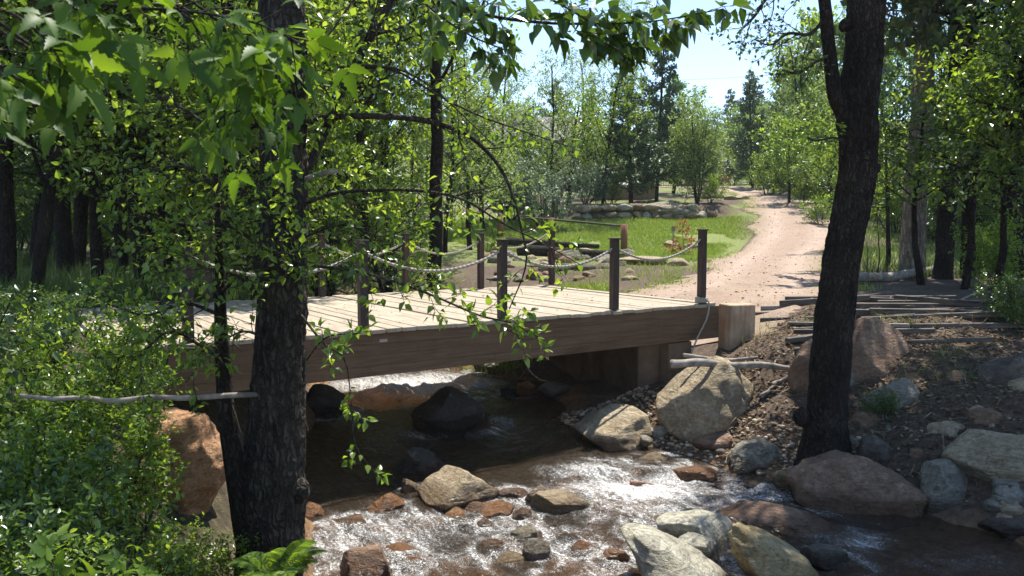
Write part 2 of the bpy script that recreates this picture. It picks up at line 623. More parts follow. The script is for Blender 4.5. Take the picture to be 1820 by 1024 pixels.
M['pale'] = rock_mat("pale_stone", (.36, .32, .225), (.47, .435, .33), (.58, .545, .43), .3)
M['yellow'] = rock_mat("ochre_sandstone", (.36, .26, .12), (.50, .39, .20), (.60, .50, .31), .7)
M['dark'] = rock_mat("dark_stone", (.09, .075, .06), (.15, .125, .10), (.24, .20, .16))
M['plank'] = wood_mat("weathered_plank", (.31, .255, .185), (.50, .425, .325), 'y', 1., .35)
M['girder'] = wood_mat("stained_beam", (.105, .062, .034), (.195, .122, .070), 'x', 1., .5)
M['post'] = wood_mat("dark_post", (.035, .024, .02), (.085, .055, .045), 'z', 1.4, .5, .6)
M['redwood'] = wood_mat("red_post", (.20, .09, .05), (.33, .17, .10), 'z', 1.2, .4)
M['timber'] = wood_mat("old_timber", (.055, .044, .037), (.17, .145, .125), 'x', 1., .6)
M['lumber'] = wood_mat("grey_lumber", (.13, .115, .10), (.33, .30, .27), 'x', 1., .5)


def concrete_mat():
    k = N("stained_concrete")
    o = k.obj()
    n1 = k.noise(o, 2.2, 6, .65).outputs[0]
    n2 = k.noise(k.mapping(o, (5, 5, .5)), 2., 4).outputs[0]
    n3 = k.noise(o, 40, 3, .7).outputs[0]
    col = k.ramp(n1, [(.3, (.34, .22, .13)), (.5, (.48, .34, .22)), (.72, (.58, .46, .34))])
    col = k.mix(k.maprange(n2, .48, .68, 0, .6), col, (.16, .10, .065))
    return k.done(k.pbr(col, .85, k.bump(k.math('ADD', n1, k.math('MULTIPLY', n3, .3)), .4, .02), .25))


def rope_mat():
    k = N("rope_fibre")
    n1 = k.noise(k.obj(), 120, 3).outputs[0]
    n2 = k.noise(k.pos(), 4, 3).outputs[0]
    col = k.ramp(n1, [(.3, (.26, .23, .18)), (.7, (.52, .48, .40))])
    col = k.mix(k.maprange(n2, .4, .7, 0, .4), col, (.22, .2, .17))
    return k.done(k.pbr(col, .9, k.bump(n1, .5, .005), .1))


def plain(name, col, rough=.7, var=.25, scale=6):
    k = N(name)
    n1 = k.noise(k.obj(), scale, 5, .6).outputs[0]
    c = k.mix(k.maprange(n1, .35, .7, 0, 1), tuple(x * (1 - var) for x in col), tuple(min(1, x * (1 + var * .6)) for x in col))
    return k.done(k.pbr(c, rough, k.bump(n1, .2, .01), .3))


M['concrete'] = concrete_mat()
M['shadeconcrete'] = plain('shaded_concrete', (.17, .115, .07), .85, .45, 3)  # darker concrete, the shade under the bridge put into its colour
M['rope'] = rope_mat()
M['stucco'] = plain("tan_stucco", (.42, .31, .22))
M['roofing'] = plain("grey_roofing", (.23, .20, .21), .8, .3, 12)
M['glass'] = plain("window_pane", (.06, .07, .08), .15, .2)
M['white'] = plain("white_sack", (.75, .75, .76), .7, .1)
M['iron'] = plain("black_iron", (.03, .03, .03), .5)
M['brick'] = plain("red_brick", (.36, .15, .10), .85, .4, 30)
M['bark_dead'] = plain('dead_wood', (.30, .26, .215), .85, .55, 9)
M['tagw'] = plain("paper_tag", (.40, .33, .27), .7, .1)


def ground_mat():
    k = N("ground_soil")
    p = k.pos()
    at = lambda n: k.n("Attribute", attribute_name=n).outputs["Fac"]
    n1 = k.noise(p, 1.1, 6, .6).outputs[0]
    n2 = k.noise(p, 14, 6, .7).outputs[0]
    n3 = k.noise(p, 55, 4, .75).outputs[0]
    soil = k.ramp(n2, [(.28, (.035, .025, .017)), (.5, (.10, .073, .052)), (.74, (.22, .165, .115))])
    soil = k.mix(k.maprange(n1, .35, .7, 0, .55), soil, (.15, .105, .075))
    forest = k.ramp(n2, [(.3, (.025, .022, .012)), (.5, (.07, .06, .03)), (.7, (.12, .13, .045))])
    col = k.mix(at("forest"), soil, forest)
    green = k.ramp(n2, [(.3, (.12, .15, .04)), (.55, (.20, .24, .07)), (.75, (.36, .30, .17))])
    col = k.mix(at("green"), col, green)
    vor = k.n("TexVoronoi", {"Vector": p, "Scale": 11., "Randomness": 1.})
    cob = k.mix(.7, k.ramp(k.n("SeparateColor", {0: vor.outputs["Color"]}).outputs[0], [(0, (.11, .06, .03)), (.35, (.27, .145, .06)), (.7, (.20, .14, .085)), (1, (.38, .27, .16))]), k.ramp(n2, [(.3, (.12, .06, .03)), (.7, (.40, .25, .13))]))
    col = k.mix(at("bed"), col, cob)
    hv = k.math('MULTIPLY', k.math('MULTIPLY', vor.outputs["Distance"], -1.2), at("bed"))
    h = k.math('ADD', k.math('ADD', n2, k.math('MULTIPLY', n3, .5)), hv)
    return k.done(k.pbr(col, .92, k.bump(h, .8, .05), .2))


def road_mat():
    k = N("road_gravel")
    p = k.pos()
    n1 = k.noise(p, .9, 5, .6).outputs[0]
    n2 = k.noise(p, 26, 5, .8).outputs[0]
    n3 = k.noise(p, 70, 4, .8).outputs[0]
    col = k.ramp(n2, [(.3, (.13, .085, .065)), (.5, (.33, .245, .185)), (.7, (.55, .46, .38))])
    n4 = k.noise(p, 5, 6, .75).outputs[0]
    col = k.mix(k.maprange(n4, .5, .7, 0, .5), col, (.24, .165, .125))
    col = k.mix(k.maprange(n1, .35, .65, 0, .5), col, (.38, .26, .19))
    e = k.n("Attribute", attribute_name="edge").outputs["Fac"]
    tk = k.n("Attribute", attribute_name="track").outputs["Fac"]
    n5 = k.noise(p, 2.3, 6, .7).outputs[0]
    col = k.mix(k.math('MULTIPLY', tk, k.maprange(n5, .35, .6, .1, .7)), col, (.50, .385, .315))
    col = k.mix(k.math('MULTIPLY', k.math('SUBTRACT', 1., tk), k.maprange(n5, .5, .68, 0, .5)), col, (.20, .15, .10))
    col = k.mix(k.math('MULTIPLY', e, k.maprange(n1, .4, .6, 0, .6)), col, (.20, .19, .08))
    return k.done(k.pbr(col, .95, k.bump(k.math('ADD', n2, n3), .6, .03), .15))


def water_mat():
    k = N("creek_water")
    p = k.pos()
    foam = k.n("Attribute", attribute_name="foam").outputs["Fac"]
    u = k.n("Attribute", attribute_name="flow").outputs["Vector"]
    f1 = k.noise(k.mapping(u, (1.2, 4.2, 1)), 2.6, 6, .65, .8).outputs[0]
    f2 = k.noise(k.mapping(u, (1, 1.8, 1)), 13, 5, .7, .5).outputs[0]
    f3 = k.noise(p, 42, 4, .7).outputs[0]
    f4 = k.noise(p, 95, 3, .75).outputs[0]
    fm = k.math('ADD', k.math('MULTIPLY', f1, .36), k.math('ADD', k.math('MULTIPLY', f2, .30), k.math('ADD', k.math('MULTIPLY', f3, .36), k.math('MULTIPLY', f4, .46))))
    mask = k.maprange(k.math('ADD', fm, k.math('MULTIPLY', foam, .26)), .875, 1.02)
    f5 = k.noise(p, 150, 2, .6).outputs[0]
    f6 = k.noise(k.mapping(u, (1, 2.2, 1)), 4., 5, .7, .6).outputs[0]
    thr = k.maprange(k.math('ADD', k.math('MULTIPLY', f6, .8), k.math('MULTIPLY', foam, .45)), .3, .8, .74, .50)
    dots = k.maprange(k.math('SUBTRACT', f5, thr), 0, .05, 0, .9)  # white specks painted for sun glints and bubbles on the rapids
    mask = k.math('MAXIMUM', mask, k.math('MULTIPLY', dots, k.maprange(foam, .02, .3)))
    w1 = k.noise(k.mapping(u, (1, 2.4, 1)), 5, 4, .6, .6).outputs[0]
    w2 = k.noise(p, 20, 4, .65, .3).outputs[0]
    w3 = k.noise(p, 75, 3, .6).outputs[0]
    h = k.math('ADD', k.math('MULTIPLY', w1, 1.), k.math('ADD', k.math('MULTIPLY', w2, .55), k.math('MULTIPLY', w3, .28)))
    nb = k.bump(h, 1., .09)
    fr = k.n("Fresnel", {"IOR": 1.33, "Normal": nb}).outputs[0]
    gl = k.n("BsdfGlossy", {"Color": (1, 1, 1), "Roughness": .11, "Normal": nb}).outputs[0]
    tr = k.n("BsdfTransparent", {"Color": (.84, .68, .46)}).outputs[0]
    mur = k.n("BsdfDiffuse", {"Color": (.13, .09, .05), "Normal": nb}).outputs[0]
    body = k.n("MixShader", {0: .22, 1: tr, 2: mur}).outputs[0]
    wat = k.n("MixShader", {0: fr, 1: body, 2: gl}).outputs[0]
    fo = k.pbr(k.ramp(f3, [(.35, (.36, .34, .30)), (.65, (.74, .74, .73))]), .9, k.bump(k.math('ADD', f2, f3), .35, .04), .2)
    return k.done(k.n("MixShader", {0: mask, 1: wat, 2: fo}).outputs[0])


M['ground'] = ground_mat()
M['road'] = road_mat()
M['water'] = water_mat()


def attr(o, name, vals, vec=False):
    a = o.data.attributes.new(name, 'FLOAT_VECTOR' if vec else 'FLOAT', 'POINT')
    a.data.foreach_set("vector" if vec else "value", np.asarray(vals, np.float32).ravel())


# ------------------------------------------------------------------ light
world = bpy.data.worlds.new("World")
scn.world = world
world.use_nodes = True
wt = world.node_tree
wt.nodes.clear()
wo = wt.nodes.new("ShaderNodeOutputWorld")
bg = wt.nodes.new("ShaderNodeBackground")
sky = wt.nodes.new("ShaderNodeTexSky")
sky.sky_type = 'NISHITA'
sky.sun_disc = False
SUN_EL, SUN_AZ = R(65), R(23)
sky.sun_elevation = SUN_EL
sky.sun_rotation = SUN_AZ
sky.dust_density = .5
sky.altitude = 1500
bg.inputs[1].default_value = .15
wt.links.new(sky.outputs[0], bg.inputs[0])
wt.links.new(bg.outputs[0], wo.inputs[0])
ld = bpy.data.lights.new("sun", 'SUN')
ld.energy = 4.8
ld.angle = R(.53)
ld.color = (1, .95, .87)
sun = bpy.data.objects.new("sun", ld)
COL.objects.link(sun)
sun.rotation_euler = (R(90) - SUN_EL, 0, math.pi - SUN_AZ)
scn.view_settings.view_transform = 'Standard'
scn.view_settings.look = 'None'
scn.view_settings.exposure = .95
scn.view_settings.gamma = 1
cy = scn.cycles
cy.max_bounces = 7
cy.diffuse_bounces = 3
cy.glossy_bounces = 2
cy.transmission_bounces = 4
cy.transparent_max_bounces = 12
cy.caustics_reflective = False
cy.caustics_refractive = False
cy.sample_clamp_indirect = 4
cy.use_denoising = True
try:
    cy.denoiser = 'OPENIMAGEDENOISE'
    cy.denoising_input_passes = 'RGB_ALBEDO_NORMAL'
    cy.denoising_prefilter = 'ACCURATE'
except Exception:
    pass
scn.render.use_persistent_data = False

# ------------------------------------------------------------------ ground, road, lawn, water
ROAD = [(2.2, 13.0, 2.0), (3.6, 14.6, 2.0), (5.3, 18, 1.9), (6.9, 22.5, 1.75), (9.4, 29, 1.7), (12.2, 35, 2.0), (14.2, 41, 2.1), (15.6, 46, 2.1), (16.9, 52, 2.0), (16.8, 58, 2.4), (15.2, 64, 2.5), (11, 69, 2.5), (5, 72, 2.5)]


def grid(xs, ys):
    X, Y = np.meshgrid(xs, ys)
    nx, ny = len(xs), len(ys)
    i = (np.arange(ny - 1)[:, None] * nx + np.arange(nx - 1)[None, :]).ravel()
    return X.ravel(), Y.ravel(), np.stack([i, i + 1, i + nx + 1, i + nx], -1)


def stretch(a, step, b, growth):
    out, s = [a], step
    while out[-1] < b:
        out.append(out[-1] + s)
        s *= growth
    return np.array(out)


xs = np.concatenate([-stretch(7, .12, 420, 1.06)[::-1], np.arange(-6.9, 7.95, .08), stretch(8, .1, 420, 1.05)])
ys = np.concatenate([-stretch(0, .5, 120, 1.2)[::-1], np.arange(.3, 4, .2), np.arange(4, 18, .07), stretch(18, .09, 420, 1.025)])
X, Y, Q = grid(xs, ys)
Z = H(X, Y)
mb = MB().add(np.stack([X, Y, Z], -1), Q)
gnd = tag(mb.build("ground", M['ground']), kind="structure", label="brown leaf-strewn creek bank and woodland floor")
s_ = shore(X, Y)
attr(gnd, "bed", sstep(.35, -.05, s_ + .25 * vnoise(np.stack([X * 1.3, Y * 1.3, X * 0], -1), 8)) * sstep(30, 22, Y))
left = sstep(0, 1.2, np.interp(Y, SY, SXL) - X)
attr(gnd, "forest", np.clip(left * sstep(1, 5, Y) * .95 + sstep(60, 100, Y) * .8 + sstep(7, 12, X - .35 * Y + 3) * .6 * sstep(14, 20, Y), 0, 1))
nz = .5 + .5 * fbm(np.stack([X * .5, Y * .5, X * 0], -1), 3, 21)
lawn_ = sstep(25.5, 27.5, Y) * sstep(40, 39.3, Y) * sstep(-5, -2, X) * sstep(11, 9, X)
attr(gnd, "green", np.clip(np.maximum(sstep(22, 27, Y) * sstep(.3, .6, nz) * .8, lawn_), 0, 1))

# gravel road sheet
rp = spline(ROAD, 220)
W_ = 15
V, E = [], []
for i, (x, y, hw) in enumerate(rp):
    t = nrm(rp[min(i + 1, 219), :2] - rp[max(i - 1, 0), :2])
    nn = np.array([t[1], -t[0]])
    for j in range(W_):
        f = j / (W_ - 1) * 2 - 1
        e = .55 * vnoise(np.array([i * .25, f, 1.]), 4) + .3 * vnoise(np.array([i * .9, f, 3.]), 4)
        q = np.array([x, y]) + nn * (f * hw + (e if abs(f) == 1 else 0))
        V.append([q[0], q[1], 0])
        E.append(abs(f) ** 3)
V = np.array(V)
V[:, 2] = H(V[:, 0], V[:, 1]) + .045 + .02 * vnoise(V * np.array([1.5, 1.5, 0]), 2)
e_ = np.array(E)
V[:, 2] -= .05 * (e_ > .99)
V[:, 2] -= .03 * np.exp(-((np.abs(np.tile(np.linspace(-1, 1, W_), 220)) - .5) / .16) ** 2)
i = (np.arange(219)[:, None] * W_ + np.arange(W_ - 1)[None, :]).ravel()
road = tag(MB().add(V, np.stack([i, i + 1, i + W_ + 1, i + W_], -1)).build("gravel_road", M['road']), kind="structure", label="pinkish gravel drive winding uphill from the bridge")
attr(road, "edge", e_)
lat = np.tile(np.linspace(-1, 1, W_), 220)
attr(road, "track", np.exp(-((np.abs(lat) - .48) / .2) ** 2))


def near_road(x, y):
    d = np.sqrt((x[:, None] - rp[None, ::3, 0]) ** 2 + (y[:, None] - rp[None, ::3, 1]) ** 2) - rp[None, ::3, 2]
    return d.min(1)


# creek surface
xs = np.concatenate([np.arange(-12, -4, .09), np.arange(-4, 7, .036), np.arange(7, 9, .09)])
ys = np.concatenate([np.arange(4.3, 11, .036), np.arange(11, 16, .06), np.arange(16, 36, .12)])
X, Y, Q = grid(xs, ys)
FOAM = [  # px, py, radius x, radius y, strength   (white water; last three paint sky glints and lit water under the bridge)
    (1130, 868, .9, .55, 1.0), (1200, 848, .5, .3, .8), (1060, 838, .6, .35, .8), (1330, 868, .45, .2, .7), (1000, 960, .8, .35, .5), (690, 940, .8, .45, .62), (600, 960, .5, .5, .7), (760, 985, .6, .35, .5), (650, 985, .5, .3, .65),
    (1180, 905, .6, .35, .7), (740, 692, 1.4, 1.1, 1.0), (640, 690, .8, .9, .8), (850, 692, .6, .5, .9), (850, 930, .6, .25, .45), (1100, 1000, .6, .3, .4), (1350, 905, .6, .2, .5), (1480, 945, .5, .25, .4), (1700, 990, 1., .4, .25), (1050, 900, .8, .3, .55), (900, 770, .5, .8, .34), (620, 740, .5, .8, .45), (700, 790, .8, .7, .25)]
foam = np.zeros_like(X)
for px, py, rx, ry, st in FOAM:
    r_ = ray(px, py)
    t = (-1.6 - CAMZ) / r_[2]
    q = r_ * t
    foam = np.maximum(foam, st * np.exp(-((X - q[0]) / rx) ** 2 - ((Y - q[1]) / ry) ** 2))
dxl = np.interp(Y, SY, SXL)
dxr = np.clip(np.interp(Y, SY, SXR), -99, 7)
fu = (X - dxl) / (dxr - dxl) * 4
FLOW = np.stack([Y * 1.0, fu, X * 0], -1)
p3 = np.stack([Y * 1.6 + X * .3, X * 2.2, X * 0], -1)
ridge = 1 - np.abs(fbm(p3 * np.array([1.5, 1., 1]), 2, 33))
Zw = wlev(Y) + (.016 + .06 * foam) * fbm(p3, 3, 31) + .07 * foam * (ridge - .6) + .016 * fbm(p3 * 3.1, 3, 40) * (.35 + foam) + .014 * fbm(p3 * 8., 3, 47) * (.25 + foam)
sh = shore(X, Y)
keep = (sh < .9)[Q].all(1)
wobj = MB().add(np.stack([X, Y, Zw], -1), Q[keep])
water = tag(wobj.build("creek_water", M['water']), kind="structure", label="clear brown creek running white over stones")
attr(water, "flow", FLOW, True)


# ------------------------------------------------------------------ rocks
def ico(sub):
    import bmesh
    bm = bmesh.new()
    bmesh.ops.create_icosphere(bm, subdivisions=sub, radius=1)
    V = np.array([v.co[:] for v in bm.verts])
    T = np.array([[v.index for v in f.verts] for f in bm.faces])
    bm.free()
    return V, T


ICO = {3: ico(3), 4: ico(4), 5: ico(5), 2: ico(2)}


def rock_shape(seed, sub=4, cuts=9, rough=.07, hard=.92):
    r = np.random.default_rng(seed)
    V, T = ICO[sub]
    V = V.copy()
    V = V * (1 + .16 * fbm(V * 1.1 + seed, 2, seed)[:, None])
    for k in range(cuts):
        n = nrm(r.normal(0, 1, 3))
        d = r.uniform(.52, .86)
        s = V @ n - d
        V = V - n * (np.where(s > 0, s * hard, 0))[:, None]
    V = V * (1 + rough * fbm(V * 2.6 + seed * 3.1, 4, seed + 5)[:, None])
    lo, hi = V.min(0), V.max(0)
    V = (V - (lo + hi) / 2) / (hi - lo) * 2
    return V, T


ROCKS = []


def rock(label, px, py, w, h, d, mat, seed, group=None, tilt=0., yaw=0., dep=.85, sub=4, cuts=9, name="boulder", cat="boulder", rough=.07, sink=.12):
    c = P(px, py, d)
    rx, rz = w / 2 * d / F, h / 2 * d / F
    V, T = rock_shape(seed, sub, cuts, rough)
    V = V * np.array([rx, rx * dep, rz * (1 + sink)])
    a = R(tilt)
    V = np.stack([V[:, 0] * math.cos(a) - V[:, 2] * math.sin(a), V[:, 1], V[:, 0] * math.sin(a) + V[:, 2] * math.cos(a)], -1)
    o = MB().add(V, None, T).build(name, M[mat])
    o.location = c + np.array([0, 0, -rz * sink])
    o.rotation_euler = (0, 0, R(yaw))
    tag(o, label, cat, group)
    ROCKS.append((o, c, rx))
    return o


rock("large tan sandstone boulder leaning under the driftwood pole", 1257, 712, 184, 130, 9.9, 'tan', 4, tilt=24, sub=5, cuts=7, dep=.8)
rock("buff split-topped boulder at the water's edge by the abutment", 1092, 768, 158, 92, 10.05, 'tan', 9, sub=5)
rock("small white rounded stone beside the buff split-topped boulder", 1178, 770, 50, 30, 10.0, 'pale', 12, cuts=4)
rock("little pinkish pebble-like stone left of the white stone", 1149, 784, 24, 20, 9.7, 'pale', 14, sub=3, cuts=3)
rock("flat reddish brown stone wedged on the bank below the big tan boulder", 1278, 783, 94, 42, 9.5, 'red', 17)
rock("rounded olive grey boulder above the water left of the big trunk", 1342, 820, 102, 84, 8.95, 'grey', 21, cuts=6, sub=5)
rock("low dark grey wet stone at the foot of the olive grey boulder", 1353, 868, 68, 34, 8.4, 'dark', 23, cuts=5)
rock("long reddish brown boulder across the foot of the leaning trunk", 1520, 868, 262, 128, 8.05, 'red', 26, tilt=-10, sub=5, cuts=10)
rock("small tan boulder tucked against the reddish brown boulder", 1397, 862, 48, 58, 8.3, 'tan', 29)
rock("tall red-brown boulder standing behind the leaning trunk", 1545, 645, 152, 165, 9.9, 'red', 33, sub=5, cuts=8)
rock("grey smooth-topped boulder right of the tall red-brown one", 1590, 708, 124, 74, 9.2, 'grey', 37, tilt=8, sub=5, cuts=6)
rock("low flat grey stone half sunk in the dark bank", 1658, 726, 104, 40, 9.0, 'grey', 41, cuts=5)
rock("mossy grey stone in weeds right of the leaning trunk", 1600, 770, 80, 44, 8.7, 'grey', 43)
rock("long layered slab of brown sandstone at the right edge", 1775, 806, 240, 100, 7.9, 'tan', 47, tilt=-6, sub=5)
rock("upright pale grey boulder standing at the shaded waterline", 1682, 872, 94, 116, 7.65, 'grey', 52, cuts=7, sub=5)
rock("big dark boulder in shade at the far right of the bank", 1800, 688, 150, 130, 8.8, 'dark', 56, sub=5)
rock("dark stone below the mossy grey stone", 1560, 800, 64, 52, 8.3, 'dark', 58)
rock("small flat grey stone on the shaded slope", 1690, 684, 50, 26, 9.7, 'grey', 61, sub=3)
rock("brown stone at the water's edge in the right corner", 1792, 940, 96, 46, 7.1, 'dark', 63)
rock("reddish stone peeking out left of the leaning trunk", 1440, 650, 76, 100, 9.7, 'red', 66)
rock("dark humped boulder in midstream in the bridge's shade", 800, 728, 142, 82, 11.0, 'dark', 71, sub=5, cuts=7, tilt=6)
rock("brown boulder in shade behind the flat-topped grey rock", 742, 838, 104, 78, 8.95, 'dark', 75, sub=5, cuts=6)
rock("broad flat-topped grey tan rock in midstream", 813, 874, 152, 78, 8.0, 'tan', 79, sub=5, cuts=9, tilt=-4)
rock("small pointed brown stone left of the flat-topped rock", 731, 866, 38, 34, 8.25, 'tan', 83)
rock("orange wet stone breaking the white water near the trunk", 686, 899, 68, 44, 7.75, 'orange', 87)
rock("dark orange stone half hidden by the near trunk", 556, 918, 56, 50, 7.6, 'orange', 91)
rock("brown knobbly rock right of the flat-topped one", 996, 900, 112, 54, 7.75, 'tan', 95, tilt=-8, sub=5)
rock("upturned tan stone leaning on the brown knobbly rock", 956, 887, 46, 42, 7.9, 'tan', 97, tilt=20)
rock("wet reddish stone awash behind the round brown one", 912, 884, 60, 36, 8.1, 'red', 101)
rock("small round brown stone in the rapids", 928, 918, 36, 32, 7.55, 'red', 103, cuts=4)
rock("pinkish wet stone just under the flowing water", 880, 908, 74, 24, 7.7, 'orange', 107)
rock("white-pink wet stone shining in the rapids", 931, 947, 50, 28, 7.15, 'pale', 109)
rock("grey tan pointed stone low in the middle foreground", 953, 982, 52, 52, 6.65, 'grey', 113)
rock("dark red wet rock at the bottom left of the rapids", 656, 1006, 112, 74, 6.35, 'red', 117, sub=5)
rock("small dark orange rock in the foreground rapids", 1092, 992, 56, 36, 6.6, 'orange', 121)
rock("broad cream-coloured flat rock at the back of the foreground cluster", 1247, 955, 172, 92, 6.85, 'pale', 125, sub=5, cuts=7, tilt=-5)
rock("rounded cream rock in the middle of the foreground cluster", 1234, 985, 100, 82, 6.5, 'pale', 129, sub=5, cuts=6)
rock("greenish pale slab sloping out of the bottom of the picture", 1205, 1012, 235, 84, 6.05, 'pale', 133, tilt=-27, sub=5, cuts=6)
rock("ochre ridged slab rising from the water at bottom centre-right", 1365, 1000, 205, 96, 6.2, 'yellow', 137, tilt=-37, sub=5, cuts=8, rough=.12)
rock("long wet reddish rock awash behind the foreground cluster", 1375, 920, 220, 60, 7.4, 'red', 141, tilt=-8, sub=5)
rock("flat orange stone at the lip of the gravel beach", 1238, 843, 80, 32, 8.75, 'orange', 145)
rock("flat brown stone on the gravel beach", 1158, 815, 64, 22, 9.35, 'tan', 149, sub=3)
rock("dark wet stone in the lower right rapids", 1470, 985, 90, 42, 6.5, 'dark', 151)
rock("big orange sandstone boulder under the left end of the bridge", 312, 822, 185, 215, 5.75, 'orange', 155, sub=5, cuts=4, dep=1.2, rough=.13)
rock("reddish boulder on the left bank under the beam", 575, 715, 80, 70, 11.5, 'dark', 157)
rock("grey stone beside the grass tuft beyond the bridge", 868, 656, 54, 34, 14.4, 'grey', 161)
rock("orange stone at the far water's edge beyond the bridge", 935, 690, 44, 26, 12.7, 'orange', 165)
rock("dark round stone at the far water's edge beyond the bridge", 905, 695, 34, 28, 12.6, 'dark', 167)
rock("flat stone on the far shore beneath the bridge", 985, 690, 60, 24, 12.4, 'grey', 169)
rock("brown rock on the left shore upstream of the bridge", 600, 690, 60, 36, 14.0, 'tan', 171)
rr = np.random.default_rng(5)
for k in range(26):   # little stones of the beach and the shore
    px, py = rr.uniform(1120, 1310), rr.uniform(772, 850)
    if px < 1120 + (py - 772) * 1.2:
        px += 60
    q = hit(px, py)
    w = rr.uniform(12, 34)
    rock("small loose stone on the gravel beach", px, py, w, w * rr.uniform(.45, .8), q[1], ('tan', 'red', 'orange', 'grey', 'pale')[rr.integers(5)], 300 + k, "small stones scattered on the gravel beach", sub=3, cuts=5, name="beach_stone", cat="stone")
for k in range(9):   # stones of the shaded bank
    px, py = rr.uniform(1540, 1820), rr.uniform(830, 960)
    if px < 1740 and py > 830:
        px = rr.uniform(1735, 1820)
    q = hit(px, py)
    w = rr.uniform(25, 60)
    rock("dim stone in the shaded bank at the right edge", px, py, w, w * rr.uniform(.45, .8), q[1], ('grey', 'dark', 'tan')[rr.integers(3)], 340 + k, "dim stones of the shaded right bank", sub=3, cuts=5, name="bank_stone", cat="stone")
for k in range(55):   # dry gully beyond the deck
    px, py = rr.uniform(870, 1130), rr.uniform(445, 502)
    q = hit(px, py, 15.6)
    w = rr.uniform(16, 46) * (1.2 if k % 5 == 0 else 1)
    rock("pale brown rock in the stony gully beyond the bridge", px, py, w, w * rr.uniform(.4, .75), q[1], ('tan', 'red', 'dark', 'tan', 'grey')[rr.integers(5)], 1380 + k, "rocks of the stony gully beyond the bridge", sub=3, cuts=6, name="gully_rock", cat="rock")
for (px, py, w, h, l) in ((1140, 462, 90, 14, "long pale flat slab beyond the rope rail"), (1232, 438, 34, 14, "pale stone right of the dry orange sapling"), (1195, 434, 30, 14, "pale stone left of the dry orange sapling"), (1205, 466, 40, 16, "low pale stone on the drive's left verge")):
    q = hit(px, py + h * .3, 15.6)
    rock(l, px, py, w, h, q[1], 'tan', 900 + px, sub=3, cuts=6, name="rock", cat="rock")
for k in range(18):   # half-buried stones of the slope
    px, py = rr.uniform(1500, 1820), rr.uniform(655, 845)
    q = hit(px, py)
    w = rr.uniform(16, 62)
    rock("half-buried stone on the littered slope right of the leaning trunk", px, py, w, w * rr.uniform(.4, .7), q[1], ('grey', 'dark', 'tan', 'red')[rr.integers(4)], 1500 + k, "half-buried stones of the right slope", sub=3, cuts=5, name="slope_stone", cat="stone", sink=.35)
for k in range(17):   # submerged and breaking stones in the rapids
    px, py = rr.uniform(560, 1180), rr.uniform(880, 1020)
    r_ = ray(px, py)
    q = r_ * ((-1.66 - CAMZ) / r_[2])
    w = rr.uniform(30, 80)
    rock("orange-brown stone lying awash in the foreground rapids", px, py, w, w * rr.uniform(.3, .5), q[1], ('orange', 'red', 'orange', 'tan')[rr.integers(4)], 420 + k, "stones awash in the foreground rapids", sub=3, cuts=5, name="streambed_stone", cat="stone", sink=.9)

# foam also curls round the stones that stand in the current
for o, c, rx in ROCKS:
    if shore(c[0], c[1]) < .1 and c[1] < 16:
        d = np.hypot((X - c[0]) / (rx * 1.25 + .06), (Y - c[1] + .1) / (rx * 1.1 + .1))
        lit = .6 if rx > .09 else .35
        foam = np.maximum(foam, lit * np.exp(-((d - 1) / .35) ** 2) * (.25 + .75 * sstep(0, .25, foam)))
attr(water, "foam", np.clip(foam, 0, 1.2))

# gravel (nobody could count it)
mb = MB()
Vp, Tp = ICO[2][0], ICO[2][1]
cnt = 0
pts = []
for k in range(2600):
    px, py = rr.uniform(1000, 1330), rr.uniform(745, 855)
    if py < 850 - (1330 - px) * .42:
        continue
    pts.append((px, py))
for px, py in pts:
    q = hit(px, py, 7.5, 12) if False else None
pts = np.array(pts)
rx_ = (pts[:, 0] - CX) / F
yy = rr.uniform(8.4, 11.2, len(pts))
xx = np.interp(yy, SY, SXR) + rr.uniform(-.35, 1.1, len(pts))
zz = H(xx, yy)
V0, T0 = ICO[2]
sub1V, sub1T = ico(1)
for x, y, z in zip(xx, yy, zz):
    s = rr.uniform(.008, .03)
    mb.add(sub1V * np.array([s * rr.uniform(.8, 1.5), s * rr.uniform(.8, 1.5), s * .7]) + np.array([x, y, z + s * .3]), None, sub1T)
k_ = N("pebble_stone")
kc = k_.ramp(k_.n("NewGeometry").outputs["Random Per Island"], [(0, (.20, .14, .09)), (.4, (.40, .29, .18)), (.7, (.46, .31, .19)), (1, (.64, .57, .46))])
M['pebble'] = k_.done(k_.pbr(kc, .7))
tag(mb.build("gravel", M['pebble']), "brown gravel of the little beach by the boulders", kind="stuff")

# ------------------------------------------------------------------ bridge
A0 = np.array([-1.55, 8.6])
BD = np.array([.828, .561])
BN = np.array([-.561, .828])
BW = 4.18


def B(t, v, z=0.):
    q = A0 + BD * t + BN * v
    return np.array([q[0], q[1], z])


T0_, T1_ = -2.45, 5.47
yaw = math.atan2(BD[1], BD[0])
bridge = empty("footbridge", B(T0_, 0, 0), yaw, label="timber plank bridge with dark posts and rope rails over the creek", cat="bridge")
L_ = T1_ - T0_
mb = MB()
k, x = 0, 0.
r = np.random.default_rng(3)
while x < L_ - .1:
    w = .178
    dz = r.normal(0, .005)
    mb.add(*box((x + w / 2, BW / 2 + r.normal(0, .012), -.0225 + dz), (w - .012 - r.uniform(0, .005), BW + .06 + r.normal(0, .012), .045)))
    x += w
deck = bevel(mb.build("deck", M['plank'], bridge, False), .004, 1)


def girder(v, th=.13):
    m = MB()
    for q in range(4):   # laminated courses
        m.add(*box((L_ / 2, v, -.047 - .115 * (q + .5)), (L_ + .004 * q, th + .003 * (q % 2), .1145)))
    return bevel(m.build("girder", M['girder'], bridge, False), .003, 1)


girder(.07)
girder(BW - .07)
girder(BW / 2)
m = MB()
m.add(*box((0, 0, 0), (.09, .006, .032)))
pl = m.build("maker_plate", M['tagw'], bridge, False)
pl.location = (2.65, -.001, -.13)


